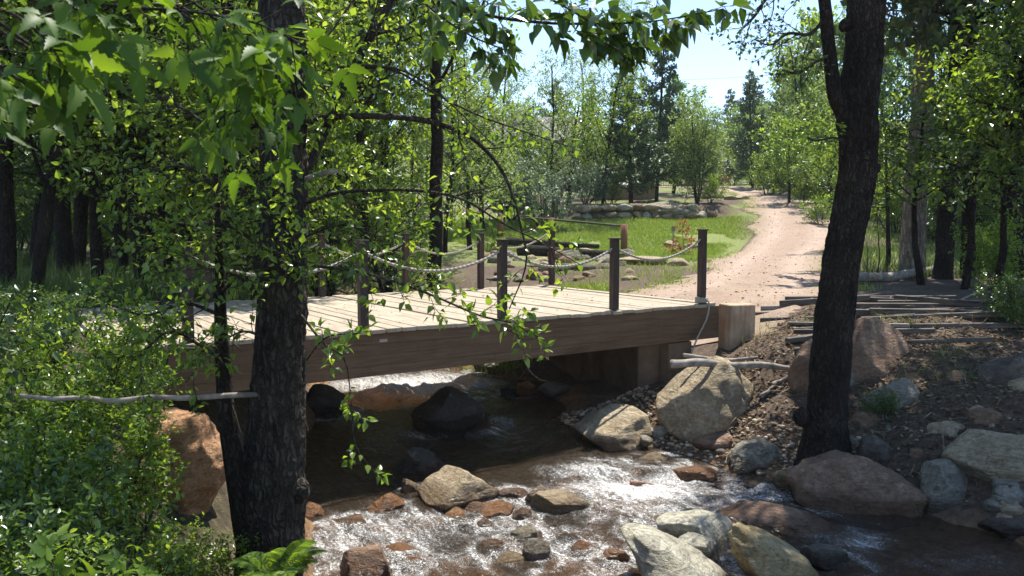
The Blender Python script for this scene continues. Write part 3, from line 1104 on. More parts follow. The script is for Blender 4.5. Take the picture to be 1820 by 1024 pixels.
def post(t, v, h):
    m = MB()
    s = .095
    m.add(*box((0, 0, h / 2 + .001), (s, s, h)))
    o = bevel(m.build("post", M['post'], bridge, False), .008, 2)
    o.location = (t - T0_, v, 0)
    c = MB().add(*box((0, 0, h + .012), (s + .022, s + .022, .022))).build("post_cap", M['post'], o, False)
    bevel(c, .006, 2)
    return (t - T0_, v, h)


NEAR = [(-1.78, .93), (0, .93), (1.776, .92), (3.53, .92), (5.17, 1.03)]
FARP = [(-.6, .95), (1.1, .95), (2.55, .95), (4.0, .95), (5.55, 1.12)]
np_ = [post(t, .065, h) for t, h in NEAR]
fp_ = [post(t, BW - .065, h) for t, h in FARP]


def rope(a, b, sag, rad=.0155, n=140, name="rope", parent=bridge):
    t = np.linspace(0, 1, n)[:, None]
    p = np.asarray(a) * (1 - t) + np.asarray(b) * t
    p[:, 2] -= 4 * sag * (t * (1 - t))[:, 0]
    return MB().add(*tube(p, rad, 12, twist=.55 * 1.7 / 2, lobes=3, amp=.22)).build(name, M['rope'], parent)


for ps in (np_, fp_):
    for a, b in zip(ps[:-1], ps[1:]):
        rope((a[0], a[1], a[2] - .10), (b[0], b[1], b[2] - .10), .23)
# spare rope wound round the foot of the end post, its tail over the beam
x0 = NEAR[-1][0] - T0_
a = np.linspace(0, 3.5 * 2 * math.pi, 90)
co = np.stack([x0 + .08 * np.cos(a), .065 + .08 * np.sin(a), .012 + .007 * a / 2], -1)
tail = spline([co[-1], (x0 + .02, -.05, .03), (x0 - .02, -.06, -.2), (x0 - .20, -.05, -.48), (x0 - .34, -.06, -.72)], 60)
MB().add(*tube(np.concatenate([co, tail[1:]]), .012, 8, twist=.4, lobes=3, amp=.2)).build("rope", M['rope'], bridge)

# concrete carrying the bridge's right end
ab = empty("abutment", B(5.0, 0, -1.7), 0, label="tan concrete abutment coloured for shade under the right end of the bridge", cat="abutment")


def wallbox(p, q, th, z0, z1, name, parent, mat='concrete', bev=.02):
    p, q = np.asarray(p, float), np.asarray(q, float)
    t = nrm(q - p)
    n2 = np.array([t[1], -t[0]])
    c = (p + q) / 2
    V, Qd = box((c[0], c[1], (z0 + z1) / 2), (np.linalg.norm(q - p), th, z1 - z0), [[t[0], t[1], 0], [n2[0], n2[1], 0], [0, 0, 1]])
    o = MB().add(V - np.array(parent.location), Qd).build(name, M[mat], parent, False)
    return bevel(o, bev, 2)


pa, pb = B(4.35, .25)[:2], np.array([.80, 14.2])
wallbox(pa, pb, .35, -2.0, -.53, "stem_wall", ab, 'shadeconcrete')
wallbox(B(4.5, .12)[:2], B(4.95, .12)[:2], .20, -1.2, -.52, "bearing_block", ab, 'shadeconcrete')
wing = empty("wing_wall", B(5.75, -.1, -.9), 0, label="square tan concrete block standing at the end of the beam", cat="concrete block")
bp = B(5.78, -.02)
V, Qd = box((bp[0] + .03, bp[1], -.50), (.42, .34, 1.0), [[.955, .295, 0], [-.295, .955, 0], [0, 0, 1]])
V[:, 2] += np.where(V[:, 2] > -.4, -.03, 0)
bevel(MB().add(V - np.array(wing.location), Qd).build("block", M['concrete'], wing, False), .03, 3)

# ------------------------------------------------------------------ timbers, logs, sticks
def timber(a, b, w, h, label, mat='timber', group="old timbers stacked on the right bank", name="timber", cat="timber", lift=0.):
    qa, qb = hit(*a), hit(*b)
    ti = len([1 for x_ in bpy.data.objects if x_.name.startswith('timber')])
    qa[2] += h / 2 + lift + .02 * math.sin(ti * 2.3)
    qb[2] += h / 2 + lift + .03 * math.sin(ti * 1.1)
    qb[1] += .30 * math.sin(ti * 2.9)
    d = qb - qa
    Ln = np.linalg.norm(d)
    o = bevel(MB().add(*box((0, 0, 0), (Ln, w, h))).build(name, M[mat], None, False), .012, 2)
    o.location = (qa + qb) / 2
    o.rotation_euler = (0, -math.asin(d[2] / Ln), math.atan2(d[1], d[0]))
    return tag(o, label, cat, group)


timber((1395, 541), (1700, 540), .10, .10, "timber at the back of the stack with its reddish end by the drive", 'timber', lift=.03)
timber((1352, 556), (1740, 552), .09, .07, "grey timber second from the back of the stack", 'lumber', lift=.02)
timber((1340, 565), (1815, 560), .12, .11, "longest dark timber in the stack reaching nearest the concrete block")
timber((1352, 576), (1640, 571), .10, .08, "dark timber just in front of the longest one", 'timber')
timber((1400, 582), (1600, 577), .08, .05, "short pale board in the middle of the stack", 'lumber', lift=.02)
timber((1415, 589), (1690, 583), .09, .05, "pinkish grey board with its end by the leaning trunk", 'timber', lift=.02)
timber((1410, 600), (1640, 593), .09, .06, "broad board near the front of the stack", 'timber', lift=.03)
timber((1398, 612), (1560, 604), .12, .07, "dark board at the front of the stack", 'timber', lift=.02)
timber((1412, 628), (1500, 620), .10, .06, "lone board lying low in front of the stack", 'timber', lift=.02)
timber((1540, 604), (1800, 598), .10, .06, "grey plank lying right of the leaning trunk", 'lumber', lift=.02)
timber((1560, 552), (1830, 548), .11, .12, "thick dark timber lying behind at the right edge", 'timber', lift=.05)
timber((1545, 566), (1825, 572), .10, .09, "dark timber slanting toward the right edge", 'timber', lift=.05)
timber((1530, 578), (1800, 566), .09, .08, "dark timber crossing under the slanting one", 'timber', lift=.02)
timber((1570, 586), (1840, 590), .08, .07, "thin grey timber below the slanting one", 'timber', lift=.02)
timber((1520, 545), (1760, 556), .09, .08, "thin dark timber just behind the slanting one", 'timber', lift=.06)
timber((1510, 557), (1830, 554), .12, .10, "thick beam lying on top of the stack right of the leaning trunk", 'timber', lift=.05)
timber((1520, 569), (1790, 580), .11, .09, "thick beam lying crosswise on the front of the stack", 'timber', lift=.08)
timber((1590, 545), (1835, 562), .11, .09, "upper beam sloping down to the right edge", 'timber', lift=.07)
timber((1385, 552), (1560, 550), .10, .09, "short thick timber on the stack left of the leaning trunk", 'timber', lift=.08)
timber((1600, 613), (1740, 606), .07, .05, "short plank end lying nearest the dark slope", 'timber', lift=.01)
def pole(pts, rad, label, mat='bark_dead', name="driftwood_pole", cat="driftwood", group=None, rough=.12, sides=9, onground=True, n=24, lift=0.):
    W = [hit(*p) if len(p) == 2 else P(*p) for p in pts]
    W = [q + np.array([0, 0, (rad if len(p) == 2 else 0) + lift]) for q, p in zip(W, pts)]
    P4 = spline(W, n)
    n = 70
    P4 = spline(W, n)
    wob = np.stack([vnoise(np.stack([np.linspace(0, 4, n), np.full(n, q_), np.full(n, pts[0][0] * .37)], -1), 6) for q_ in (1.5, 5.5, 9.5)], -1)
    P4 = P4 + wob * rad * .45
    o = MB().add(*tube(P4 - P4[0], np.linspace(rad, rad * .6, n) * (1 + .12 * vnoise(np.stack([np.linspace(0, 9, n), np.zeros(n), np.full(n, pts[0][1] * .61)], -1), 3)), 12, rough=rough * .5, seed=int(pts[0][0]), rfreq=2)).build(name, M[mat])
    o.location = P4[0]
    return tag(o, label, cat, group)


pole([(1192, 645, 9.75), (1300, 648, 9.85), (1402, 652, 9.95)], .055, "grey driftwood pole lying along the top of the tan boulder")
pole([(1215, 632, 10.1), (1290, 640, 10.2), (1345, 636, 10.4)], .03, "thin pale stick behind the grey driftwood pole")
pole([(1372, 690), (1402, 675)], .035, "short broken stick left of the leaning trunk")
pole([(1352, 712), (1378, 690)], .03, "short stick slanting down the litter slope")
pole([(1120, 858, 8.55), (1170, 864, 8.5), (1212, 872, 8.45)], .022, "thin reddish stick washed up in the rapids", 'redwood', "driftwood_stick")
pole([(1480, 508), (1580, 500), (1660, 487)], .13, "pale fallen log in front of the grey-barked trunk", 'bark_dead', "fallen_log", "log", rough=.08)
pole([(1780, 555), (1700, 500)], .02, "thin bare stick lying under the dark trunks", 'bark_dead', "stick", "stick")
pole([(1690, 545), (1820, 480)], .02, "long bare stick at the right edge under the trees", 'bark_dead', "stick", "stick")
pole([(903, 440), (960, 442), (1062, 446)], .17, "grey log lying behind the stony gully", 'bark_grey', "fallen_log", "log", rough=.08)
pole([(925, 454), (1010, 457), (1100, 461)], .20, "longer grey log lying in front along the gully's edge", 'bark_grey', "fallen_log", "log", rough=.08)

# fence on the lawn's edge
fence = empty("rail_fence", hit(1109, 450), label="low reddish post and rail fence at the edge of the lawn", cat="fence")
FP = []
for px, d, hh in ((1109, 30, 1.02), (980, 33.2, 1.02), (889, 34.5, 1.0)):
    x = (px - CX) / F * d
    z = float(H(x, d))
    V = MB().add(*tube([(0, 0, -.2), (0, 0, hh)], .13, 10, rough=.04, seed=px)).build("post", M['redwood'], fence)
    V.location = np.array([x, d, z]) - np.array(fence.location)
    FP.append(np.array([x, d, z + hh]))
rl = [FP[0] + (0, 0, -.06), FP[1] + (0, 0, -.06), FP[1] + (FP[1] - FP[0]) * .42 + (0, 0, -.1)]
MB().add(*tube(spline(rl, 12) - np.array(fence.location), .04, 8)).build("rail", M['timber'], fence)

# dry stone wall above the lawn
wall = empty("stone_wall", (6.5, 40, float(H(6.5, 39.4))), label="dry stone retaining wall of round boulders above the lawn", cat="wall")
k = 0
for row, (zc, hh) in enumerate(((.26, .34), (.66, .30))):
    x = 2.9 + .25 * row
    while x < (9.6 if row == 0 else 8.6):
        w = rr.uniform(.38, .68) * (1.1 if row == 0 else 1.25)
        V, T = rock_shape(700 + k, 3, 5, .05)
        V = V * np.array([w * .54, .38, hh * .60]) + np.array([x + w / 2, 39.95 + .12 * row + rr.uniform(-.05, .05), float(H(x + w / 2, 39.2)) + zc])
        MB().add(V - np.array(wall.location), None, T).build("stone", M[('tan', 'pale', 'red', 'tan', 'tan')[k % 5]], wall)
        x += w * .98
        k += 1
c = P(1185, 376, 40.3)
V, T = rock_shape(777, 4, 8, .08)
o = MB().add(V * np.array([1.6, .7, .5]), None, T).build("boulder", M['grey'])
o.location = c
tag(o, "long grey white-topped boulder ending the dry stone wall", "boulder")
for i_, (px, py, w, h) in enumerate(((1275, 352, 24, 10), (1298, 355, 22, 12), (1318, 354, 30, 12), (1250, 353, 26, 12), (1225, 352, 26, 10), (1120, 352, 24, 12), (1095, 354, 26, 12))):
    q = hit(px, py, 40.5)
    rock("low tan edging stone along the terrace above the wall", px, py - 2, w, h, q[1], 'tan', 800 + i_, "edging stones of the terrace", sub=3, name="edging_stone", cat="stone")
tw = empty("garden_wall", (7, 50, 2.5), label="tan stuccoed low garden wall behind the terrace trees", cat="wall")
wallbox((5.0, 50), (8.9, 50), .3, 2.2, 3.45, "wall_face", tw, 'stucco')
for i_, (x, w) in enumerate(((6.6, 1.1), (7.6, .9), (8.4, .8))):
    V, T = rock_shape(850 + i_, 3, 3, .04)
    o = MB().add(V * np.array([w / 2, .2, .13]), None, T).build("white_sack", M['white'])
    o.location = (x, 50, 3.56)
    tag(o, ("white sack lying leftmost on the tan garden wall", "white sack lying in the middle on the tan garden wall", "white sack lying rightmost on the tan garden wall")[i_], "sack", "white sacks on the garden wall")

# house, gate and pillar far behind
hz = float(H(1, 62))
house = empty("house", (1.0, 62, hz), label="tan house with a grey roof hidden among the far trees", cat="house")
bevel(MB().add(*box((0, 0, 1.6), (9, 6, 3.6))).build("wall", M['stucco'], house, False), .03, 1)
V = np.array([[-5, -3.6, 3.3], [5, -3.6, 3.3], [5, 0, 5.3], [-5, 0, 5.3], [5, 3.6, 3.3], [-5, 3.6, 3.3]])
V2 = np.concatenate([V, V - (0, 0, .15)])
MB().add(V2, [[0, 1, 2, 3], [3, 2, 4, 5], [7, 6, 9, 8], [8, 9, 11, 10], [0, 6, 7, 1], [5, 4, 10, 11]], [[1, 7, 8], [1, 8, 2], [2, 8, 10], [2, 10, 4], [0, 3, 9], [0, 9, 6], [3, 5, 11], [3, 11, 9]]).build("roof", M['roofing'], house, False)
for x in (-2.6, 1.2):
    w_ = MB().add(*box((x, -3.02, 1.9), (1.3, .06, 1.2))).build("window", M['white'], house, False)
    MB().add(*box((x, -3.06, 1.9), (1.1, .03, 1.0))).build("pane", M['glass'], w_, False)
gate = empty("metal_gate", (13.0, 65, float(H(13, 65))), label="black barred gate at the top of the terrace", cat="gate")
m = MB()
for x in np.arange(-1.3, 1.31, .14):
    m.add(*tube([(x, 0, .05), (x, 0, 1.55)], .018, 5))
m.build("bars", M['iron'], gate)
m = MB()
for z in (.12, 1.45):
    m.add(*box((0, 0, z), (2.7, .04, .05)))
m.build("frame", M['iron'], gate, False)
pil = empty("brick_pillar", (18.2, 71, float(H(18.2, 71))), label="red brick gate pillar beside the upper drive", cat="pillar")
MB().add(*box((0, 0, .8), (.9, .9, 1.7))).build("shaft", M['brick'], pil, False)
MB().add(*box((0, 0, 1.72), (1.1, 1.1, .14))).build("cap", M['stucco'], pil, False)
p = spline([(-6, 92, 17), (20, 92, 17.2), (46, 92, 19)], 40)
tag(MB().add(*tube(p, .02, 4)).build("power_line", M['iron']), "thin power line crossing the pale sky above the far trees", "power line")

# ------------------------------------------------------------------ trees
def tree_tpl(seed, cfg, trunk_h, trunk_r, gap, size, leafmat, barkmat, lean=(0, 0), tpl=LEAF, twig_wood=True, droop=.2, spread=1., upj=.55, stems=1, stem_spread=.3):
    r = np.random.default_rng(seed)
    out = dict(tubes=[], twigs=[])
    for s in range(stems):
        a = 6.28 * s / max(stems, 1) + r.uniform(0, 1)
        off = np.array([math.cos(a), math.sin(a), 0]) * (.012 * stems if stems > 1 else 0)
        d = np.array([lean[0], lean[1], 1.]) + (np.array([math.cos(a), math.sin(a), 0]) * stem_spread if stems > 1 else 0)
        grow(r, off + (0, 0, -.15), d, trunk_h * r.uniform(.85, 1.1), trunk_r, 0, cfg, out)
    w = MB()
    wood(w, out)
    if stems > 1:
        rc = .012 * stems + trunk_r * 1.6
        w.add(ICO[2][0] * np.array([rc, rc, rc * 1.2]) + np.array([0, 0, -.08]), None, ICO[2][1])
    l = MB()
    leaves_on(l, r, out['twigs'], gap, size, tpl, droop, spread, upj)
    return w.mesh("trunk", M[barkmat]), l.mesh("crown", M[leafmat], False)


C_ALDER = dict(seg=(12, 7, 5, 4), wander=(.05, .10, .14, .18), trop=(.03, .05, .02, -.03), kids=(34, 8, 5), start=(.10, .2, .15), ang=(1.05, .8, .8), ratio=(.36, .5, .55))
C_TALL = dict(seg=(14, 8, 5, 4), wander=(.035, .12, .15, .18), trop=(.05, .05, .0, -.03), kids=(26, 8, 5), start=(.36, .2, .15), ang=(1.0, .8, .8), ratio=(.28, .5, .55))
C_OAK = dict(seg=(8, 7, 5, 4), wander=(.06, .14, .16, .2), trop=(.05, .06, .03, 0), kids=(26, 9, 5), start=(.12, .15, .15), ang=(.95, .8, .8), ratio=(.52, .5, .5))
C_MID = dict(seg=(8, 7, 5, 4), wander=(.08, .12, .15, .2), trop=(.03, .03, .0, -.03), kids=(20, 8, 5), start=(.48, .2, .15), ang=(1.15, .8, .8), ratio=(.5, .5, .5))
C_BUSH = dict(seg=(6, 5, 4), wander=(.12, .16, .2), trop=(.04, .03, -.02), kids=(10, 7), start=(.12, .12), ang=(.75, .75), ratio=(.45, .5))
C_PINE = dict(seg=(14, 6, 4), wander=(.02, .06, .1), trop=(.05, .02, .04), kids=(60, 14), start=(.10, .12), ang=(1.3, .8), ratio=(.27, .4), prof=lambda s: 1.15 - s, rk=.16)
C_PINEHI = dict(seg=(14, 6, 4, 3), wander=(.02, .08, .12, .15), trop=(.05, .02, .04, .02), kids=(34, 8, 5), start=(.36, .2, .3), ang=(1.3, .8, .7), ratio=(.22, .45, .5), prof=lambda s: 1.2 - .9 * s, rk=.2)

TPL = {
    'alder': [tree_tpl(1, C_ALDER, 8, .11, .05, .108, 'leaf', 'bark_dark'), tree_tpl(2, C_ALDER, 8, .10, .05, .108, 'leaf', 'bark_dark')],
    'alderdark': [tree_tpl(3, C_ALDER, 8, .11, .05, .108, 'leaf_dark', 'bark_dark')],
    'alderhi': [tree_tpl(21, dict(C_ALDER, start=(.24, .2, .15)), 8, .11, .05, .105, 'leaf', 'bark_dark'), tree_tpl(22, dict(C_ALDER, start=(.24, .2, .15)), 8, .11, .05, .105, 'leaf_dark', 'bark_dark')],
    'mid': [tree_tpl(23, C_MID, 3.6, .07, .05, .085, 'leaf', 'bark_dark'), tree_tpl(24, C_MID, 3.6, .07, .05, .085, 'leaf_dark', 'bark_dark')],
    'tall': [tree_tpl(4, C_TALL, 15, .19, .085, .15, 'leaf', 'bark_dark'), tree_tpl(5, C_TALL, 15, .17, .085, .15, 'leaf_dark', 'bark_dark', (.05, 0))],
    'oak': [tree_tpl(6, C_OAK, 6.5, .14, .09, .22, 'leaf_far', 'bark_dark', tpl=LEAF_QUAD), tree_tpl(7, C_OAK, 6.5, .14, .09, .22, 'leaf', 'bark_dark', tpl=LEAF_QUAD)],
    'airy': [tree_tpl(25, dict(C_ALDER, start=(.2, .2, .15), kids=(30, 8, 4)), 9.5, .10, .085, .13, 'leaf_far', 'bark_dark', tpl=LEAF_QUAD), tree_tpl(26, dict(C_ALDER, start=(.2, .2, .15), kids=(30, 8, 4)), 9.5, .10, .085, .13, 'leaf_far', 'bark_dark', (.08, 0), tpl=LEAF_QUAD)],
    'multi': [tree_tpl(8, C_ALDER, 6.5, .07, .12, .16, 'leaf_far', 'bark_dark', stems=4, stem_spread=.16, tpl=LEAF_QUAD)],
    'bush': [tree_tpl(9, C_BUSH, 1.6, .016, .038, .082, 'leaf', 'bark_twig', stems=8, stem_spread=.42), tree_tpl(10, C_BUSH, 1.6, .016, .038, .082, 'leaf_dark', 'bark_twig', stems=8, stem_spread=.45)],
    'bushl': [tree_tpl(31, dict(C_BUSH, kids=(7, 5)), 1.6, .016, .06, .105, 'leaf', 'bark_twig', stems=6, stem_spread=.45), tree_tpl(32, dict(C_BUSH, kids=(7, 5)), 1.6, .016, .06, .105, 'leaf_dark', 'bark_twig', stems=6, stem_spread=.5)],
    'silver': [tree_tpl(12, C_BUSH, 2.6, .03, .05, .13, 'leaf_silver', 'bark_twig', stems=9, stem_spread=.5, tpl=LEAF_QUAD)],
    'pine': [tree_tpl(13, C_PINE, 10, .14, .04, .24, 'needle', 'bark_dark', tpl=LEAF_QUAD, droop=-.1, spread=.8)],
    'pinehi': [tree_tpl(14, C_PINEHI, 17, .30, .05, .26, 'needle', 'bark_dark', tpl=LEAF_QUAD, droop=-.1, spread=.8)],
}
for k_, v_ in TPL.items():
    print(k_, [(len(a.polygons), len(b.polygons)) for a, b in v_])
TREES = {}


def tree(kind, var, px, d, hs, rot, label, name="tree", group=None, ws=None, x=None, cat="tree", sink=0., part=("trunk", "crown")):
    tw_, cr = TPL[kind][var]
    x = (px - CX) / F * d if x is None else x
    o = empty(name, (x, d, float(H(x, d)) - sink), R(rot), label=label, cat=cat, group=group)
    o.scale = (ws or hs, ws or hs, hs)
    if kind not in ('tall', 'pinehi', 'palehi'):
        o.rotation_euler = (.07 * math.sin(px * 1.7 + d), .07 * math.cos(px * .9 + 2 * d), R(rot))
    link(part[0], tw_, o)
    link(part[1], cr, o)
    return o


G_L = "leafy trees crowding the left woodland"
G_M = "trees beyond the lawn"
G_R = "trees of the right woodland"
G_H = "far trees on the hillside"
# bare dark trunks behind the bridge
tree('tall', 0, 768, 20.5, 1.0, 20, "straight dark trunk rising just behind the bridge's far rail", "tall_tree", G_L)
tree('tall', 1, 690, 23, .95, 100, "thinner dark trunk left of the straight trunk behind the bridge", "tall_tree", G_L, ws=.75)
tree('tall', 0, 655, 19, .9, 160, "dark trunk seen through leaves above the second near post", "tall_tree", G_L, ws=.6)
tree('tall', 1, 590, 18, .85, 220, "dark slim trunk right of the near trunk, behind the deck", "tall_tree", G_L, ws=.7)
tree('tall', 0, 115, 17, .95, 280, "thick dark trunk among grass at the far left", "tall_tree", G_L, ws=.95)
tree('tall', 1, 138, 18.5, .9, 30, "thin dark trunk close beside the thick far-left one", "tall_tree", G_L, ws=.6)
tree('tall', 1, 219, 16, .9, 75, "slim dark trunk between two thick ones at left", "tall_tree", G_L, ws=.55)
tree('tall', 0, 262, 14.5, .95, 140, "broad black trunk standing behind the left end of the deck", "tall_tree", G_L, ws=1.15)
tree('tall', 1, 12, 13, .95, 310, "dark trunk cut by the left edge of the picture", "tall_tree", G_L, ws=.8)
# leafy left wall
rows = [('alder', 0, 560, 21, 1.15, 40, "bright alder behind the middle of the deck"), ('airy', 1, 705, 26, .72, 120, "bright alder beyond the thin dark trunks"),
        ('alder', 0, 470, 15, 1.1, 200, "leafy alder directly behind the near trunk"), ('alderhi', 0, 380, 12.4, 1.0, 300, "leafy alder left of the near trunk"),
        ('alderhi', 1, 300, 19, 1.1, 10, "shaded alder behind the broad black trunk"), ('alderhi', 1, 170, 14, 1.0, 80, "shaded alder beside the far-left trunks"),
        ('alderhi', 0, 60, 12.5, .95, 170, "alder with dappled leaves at the left edge"), ('alderhi', 1, -60, 15, 1.1, 260, "shaded alder leaning in from the left edge"),
        ('alder', 1, 220, 24, 1.3, 330, "lit alder deep in the left woodland"), ('alder', 0, 520, 27, 1.4, 15, "tall lit alder far behind the near trunk"),
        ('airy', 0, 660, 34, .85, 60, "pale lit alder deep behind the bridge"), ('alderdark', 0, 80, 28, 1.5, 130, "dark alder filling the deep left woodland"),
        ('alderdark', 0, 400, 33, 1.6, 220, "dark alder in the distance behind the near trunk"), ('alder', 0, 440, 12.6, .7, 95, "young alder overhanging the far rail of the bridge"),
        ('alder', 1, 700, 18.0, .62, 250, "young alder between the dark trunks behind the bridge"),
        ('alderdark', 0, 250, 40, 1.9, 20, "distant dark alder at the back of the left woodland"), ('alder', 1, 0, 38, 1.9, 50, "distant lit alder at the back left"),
        ('alderhi', 1, -330, 8.0, 1.05, 0, "unseen alder added past the left edge to shade the bank"), ('alderhi', 0, -120, 10.2, 1.0, 200, "alder past the left edge beside the woodland track"),  # first alder stands unseen, added for shade on the left bank
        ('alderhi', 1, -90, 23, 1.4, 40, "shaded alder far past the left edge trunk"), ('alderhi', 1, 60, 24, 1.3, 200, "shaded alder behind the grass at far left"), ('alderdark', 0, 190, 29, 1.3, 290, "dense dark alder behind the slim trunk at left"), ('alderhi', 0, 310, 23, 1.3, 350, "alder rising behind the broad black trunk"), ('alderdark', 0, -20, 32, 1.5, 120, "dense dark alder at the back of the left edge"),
        ('alder', 0, 640, 24, 1.35, 140, "tall bright alder right of the near trunk's top"), ('airy', 1, 790, 29, .9, 300, "bright alder behind the straight dark trunk"), ('alder', 1, 480, 20, 1.35, 75, "tall alder topping the near trunk's left"),
        ('alderhi', 0, 140, 19, 1.2, 210, "tall lit alder above the far-left trunks"), ('alderhi', 0, -20, 18, 1.3, 100, "tall alder rising past the left edge"), ('alderdark', 0, 340, 26, 1.6, 160, "tall shaded alder behind the broad black trunk's top")]
for k, v, px, d, s, ro, l in rows:
    tree(k, v, px, d, s, ro, l, "alder", G_L)
for i_, (px, d, sc_, l) in enumerate(((-40, 27, 1.7, "thicket behind the leftmost trunk"), (30, 30, 1.9, "thicket in the gap right of the leftmost trunk"), (95, 26, 1.6, "thicket behind the grass at far left"), (150, 33, 2.0, "thicket right of the thick far-left trunk"), (200, 27, 1.6, "thicket left of the slim left trunk"), (250, 31, 1.8, "thicket behind the broad black trunk"), (305, 27, 1.7, "thicket between the broad black trunk and the side stem"), (360, 30, 1.9, "thicket behind the side stem"), (430, 28, 1.7, "thicket just left of the near trunk"), (545, 29, 1.7, "thicket just right of the near trunk"), (620, 30, 1.7, "thicket behind the second near post"), (700, 31, 1.5, "thicket behind the thin dark trunks"))):
    tree('bush', i_ % 3 > 0, px, d, sc_, px, l, "thicket", "thickets at the back of the left woodland", cat="bush", part=("stem", "foliage"))
for i_, (px, d, sc_, l) in enumerate(((1590, 36, 1.7, "thicket left of the grey-barked trunk"), (1650, 33, 1.6, "thicket right of the grey-barked trunk"), (1700, 36, 1.9, "thicket between the dark right-hand trunks"), (1755, 30, 1.7, "thicket right of the third dark trunk"), (1810, 33, 2.0, "thicket at the right edge"), (1540, 40, 1.8, "thicket just right of the leaning trunk"))):
    tree('bush', i_ % 2, px, d, sc_, px, l, "thicket", "thickets at the back of the right woodland", cat="bush", part=("stem", "foliage"))
# trees beyond the lawn
tree('alder', 0, 1070, 42, 1.12, 60, "slender tree with a thin crown above the stone wall", "slender_tree", G_M, ws=.8)
tree('airy', 1, 800, 38, .9, 10, "airy tree just right of the straight dark trunk", "slender_tree", G_M, ws=.85)
tree('pine', 0, 1165, 48, .95, 0, "dark upright conifer above the white sacks", "conifer", G_M, ws=.8)
tree('pine', 0, 1120, 44, .66, 80, "shorter dark conifer left of the upright one", "conifer", G_M, ws=.9)
tree('multi', 0, 1238, 43, .70, 30, "small many-stemmed tree at the end of the stone wall", "small_tree", G_M, ws=.72)
tree('oak', 0, 940, 47, .85, 100, "pale rounded tree in front of the hidden house", "oak_tree", G_M)
tree('oak', 1, 1010, 46, .85, 200, "yellow-green tree left of the slender one", "oak_tree", G_M, ws=.8)
tree('oak', 0, 860, 36, .9, 300, "pale tree leaning over the dry gully", "oak_tree", G_M, ws=.8)
tree('silver', 0, 965, 37, 1.05, 0, "silvery bush behind the rail fence", "silver_bush", G_M, cat="bush", part=("stem", "foliage"))
tree('silver', 0, 905, 39, 1.2, 90, "silvery bush left of the rail fence", "silver_bush", G_M, cat="bush", part=("stem", "foliage"))
tree('silver', 0, 1042, 41.5, .8, 180, "silvery bush above the left end of the stone wall", "silver_bush", G_M, cat="bush", part=("stem", "foliage"))
tree('oak', 1, 1195, 56, .95, 40, "light green tree behind the upright conifer", "oak_tree", G_M)
tree('bush', 0, 1262, 41, .85, 0, "green bush at the right end of the stone wall", "green_bush", G_M, cat="bush", part=("stem", "foliage"))
tree('bush', 0, 1080, 42, 1.0, 50, "leafy bush on the terrace at the slender tree's foot", "green_bush", G_M, cat="bush", part=("stem", "foliage"))
tree('airy', 0, 835, 31, .95, 20, "tall airy pale tree right of the straight dark trunk", "airy_tree", G_M)
tree('airy', 1, 905, 40, .85, 150, "tall airy tree above the left fence post", "airy_tree", G_M)
tree('airy', 0, 985, 43, .92, 260, "tall airy tree above the middle of the fence", "airy_tree", G_M)
tree('airy', 1, 1035, 52, 1.0, 70, "tall airy tree left of the slender one", "airy_tree", G_M)
tree('airy', 0, 1110, 55, .95, 310, "tall airy tree behind the shorter conifer", "airy_tree", G_M)
tree('airy', 1, 740, 33, .85, 200, "tall airy tree behind the straight dark trunk", "airy_tree", G_M)
# far hillside
rows = [('oak', 0, 1260, 85, .85, 0, "round tree far behind the brick pillar"), ('oak', 1, 1310, 95, 1.05, 70, "bright round tree at the end of the upper drive"),
        ('pine', 0, 1345, 100, 1.25, 0, "far conifer tallest against the sky right of the drive"), ('pine', 0, 1385, 72, 1.0, 140, "conifer on the slope above the bend of the drive"),
        ('oak', 0, 1420, 60, 1.15, 210, "pale broad tree right of the upper drive"), ('oak', 1, 1400, 47, .62, 20, "low bright tree at the right verge of the drive"),
        ('oak', 0, 1470, 44, .9, 110, "broad tree just left of the leaning trunk"), ('pine', 0, 1440, 85, 1.4, 300, "far conifer behind the pale broad tree"),
        ('oak', 1, 1360, 110, 1.15, 330, "hazy round tree on the far slope"), ('pine', 0, 1290, 120, 1.0, 50, "hazy conifer on the skyline"),
        ('oak', 0, 1220, 110, .95, 90, "hazy tree on the skyline behind the conifer"), ('oak', 1, 1150, 90, .95, 180, "round tree on the skyline left of the open sky"),
        ('oak', 0, 1060, 85, 1.0, 240, "hazy tree on the skyline behind the slender tree"), ('pine', 0, 980, 80, .95, 0, "conifer on the skyline behind the house"),
        ('oak', 1, 900, 75, .95, 150, "tree on the skyline left of the house"), ('pine', 0, 840, 60, .85, 30, "conifer in the distance right of the straight dark trunk"),
        ('pine', 0, 1335, 62, .75, 200, "young conifer beside the bend of the drive"), ('oak', 1, 1330, 75, .6, 10, "low yellow-green tree by the bend of the drive"),
        ('oak', 0, 1500, 70, 1.5, 60, "tall pale tree behind the leaning trunk"), ('oak', 1, 1560, 55, 1.4, 120, "tree filling the gap right of the leaning trunk"),
        ('airy', 0, 1395, 66, .95, 10, "tall pale tree on the slope above the drive's bend"), ('airy', 1, 1440, 52, 1.15, 80, "tall pale tree between the drive and the leaning trunk"), ('oak', 1, 1455, 56, 1.6, 260, "broad bright tree filling the slope behind the leaning trunk"), ('airy', 0, 1350, 84, .85, 130, "pale tree above the young conifer by the drive"), ('oak', 0, 1375, 92, 1.25, 40, "hazy broad tree above the drive's bend"), ('oak', 1, 1320, 108, 1.15, 190, "hazy round tree right of the open sky"), ('airy', 1, 1265, 96, .75, 220, "hazy pale tree behind the many-stemmed one"),
        ('pine', 0, 1420, 130, 1.6, 90, "hazy conifer at the top of the slope"), ('oak', 0, 760, 70, .95, 330, "tree in the distance behind the straight dark trunk")]
for k, v, px, d, s, ro, l in rows:
    tree(k, v, px, d, s, ro, l, "conifer" if k == 'pine' else "hill_tree", G_H)
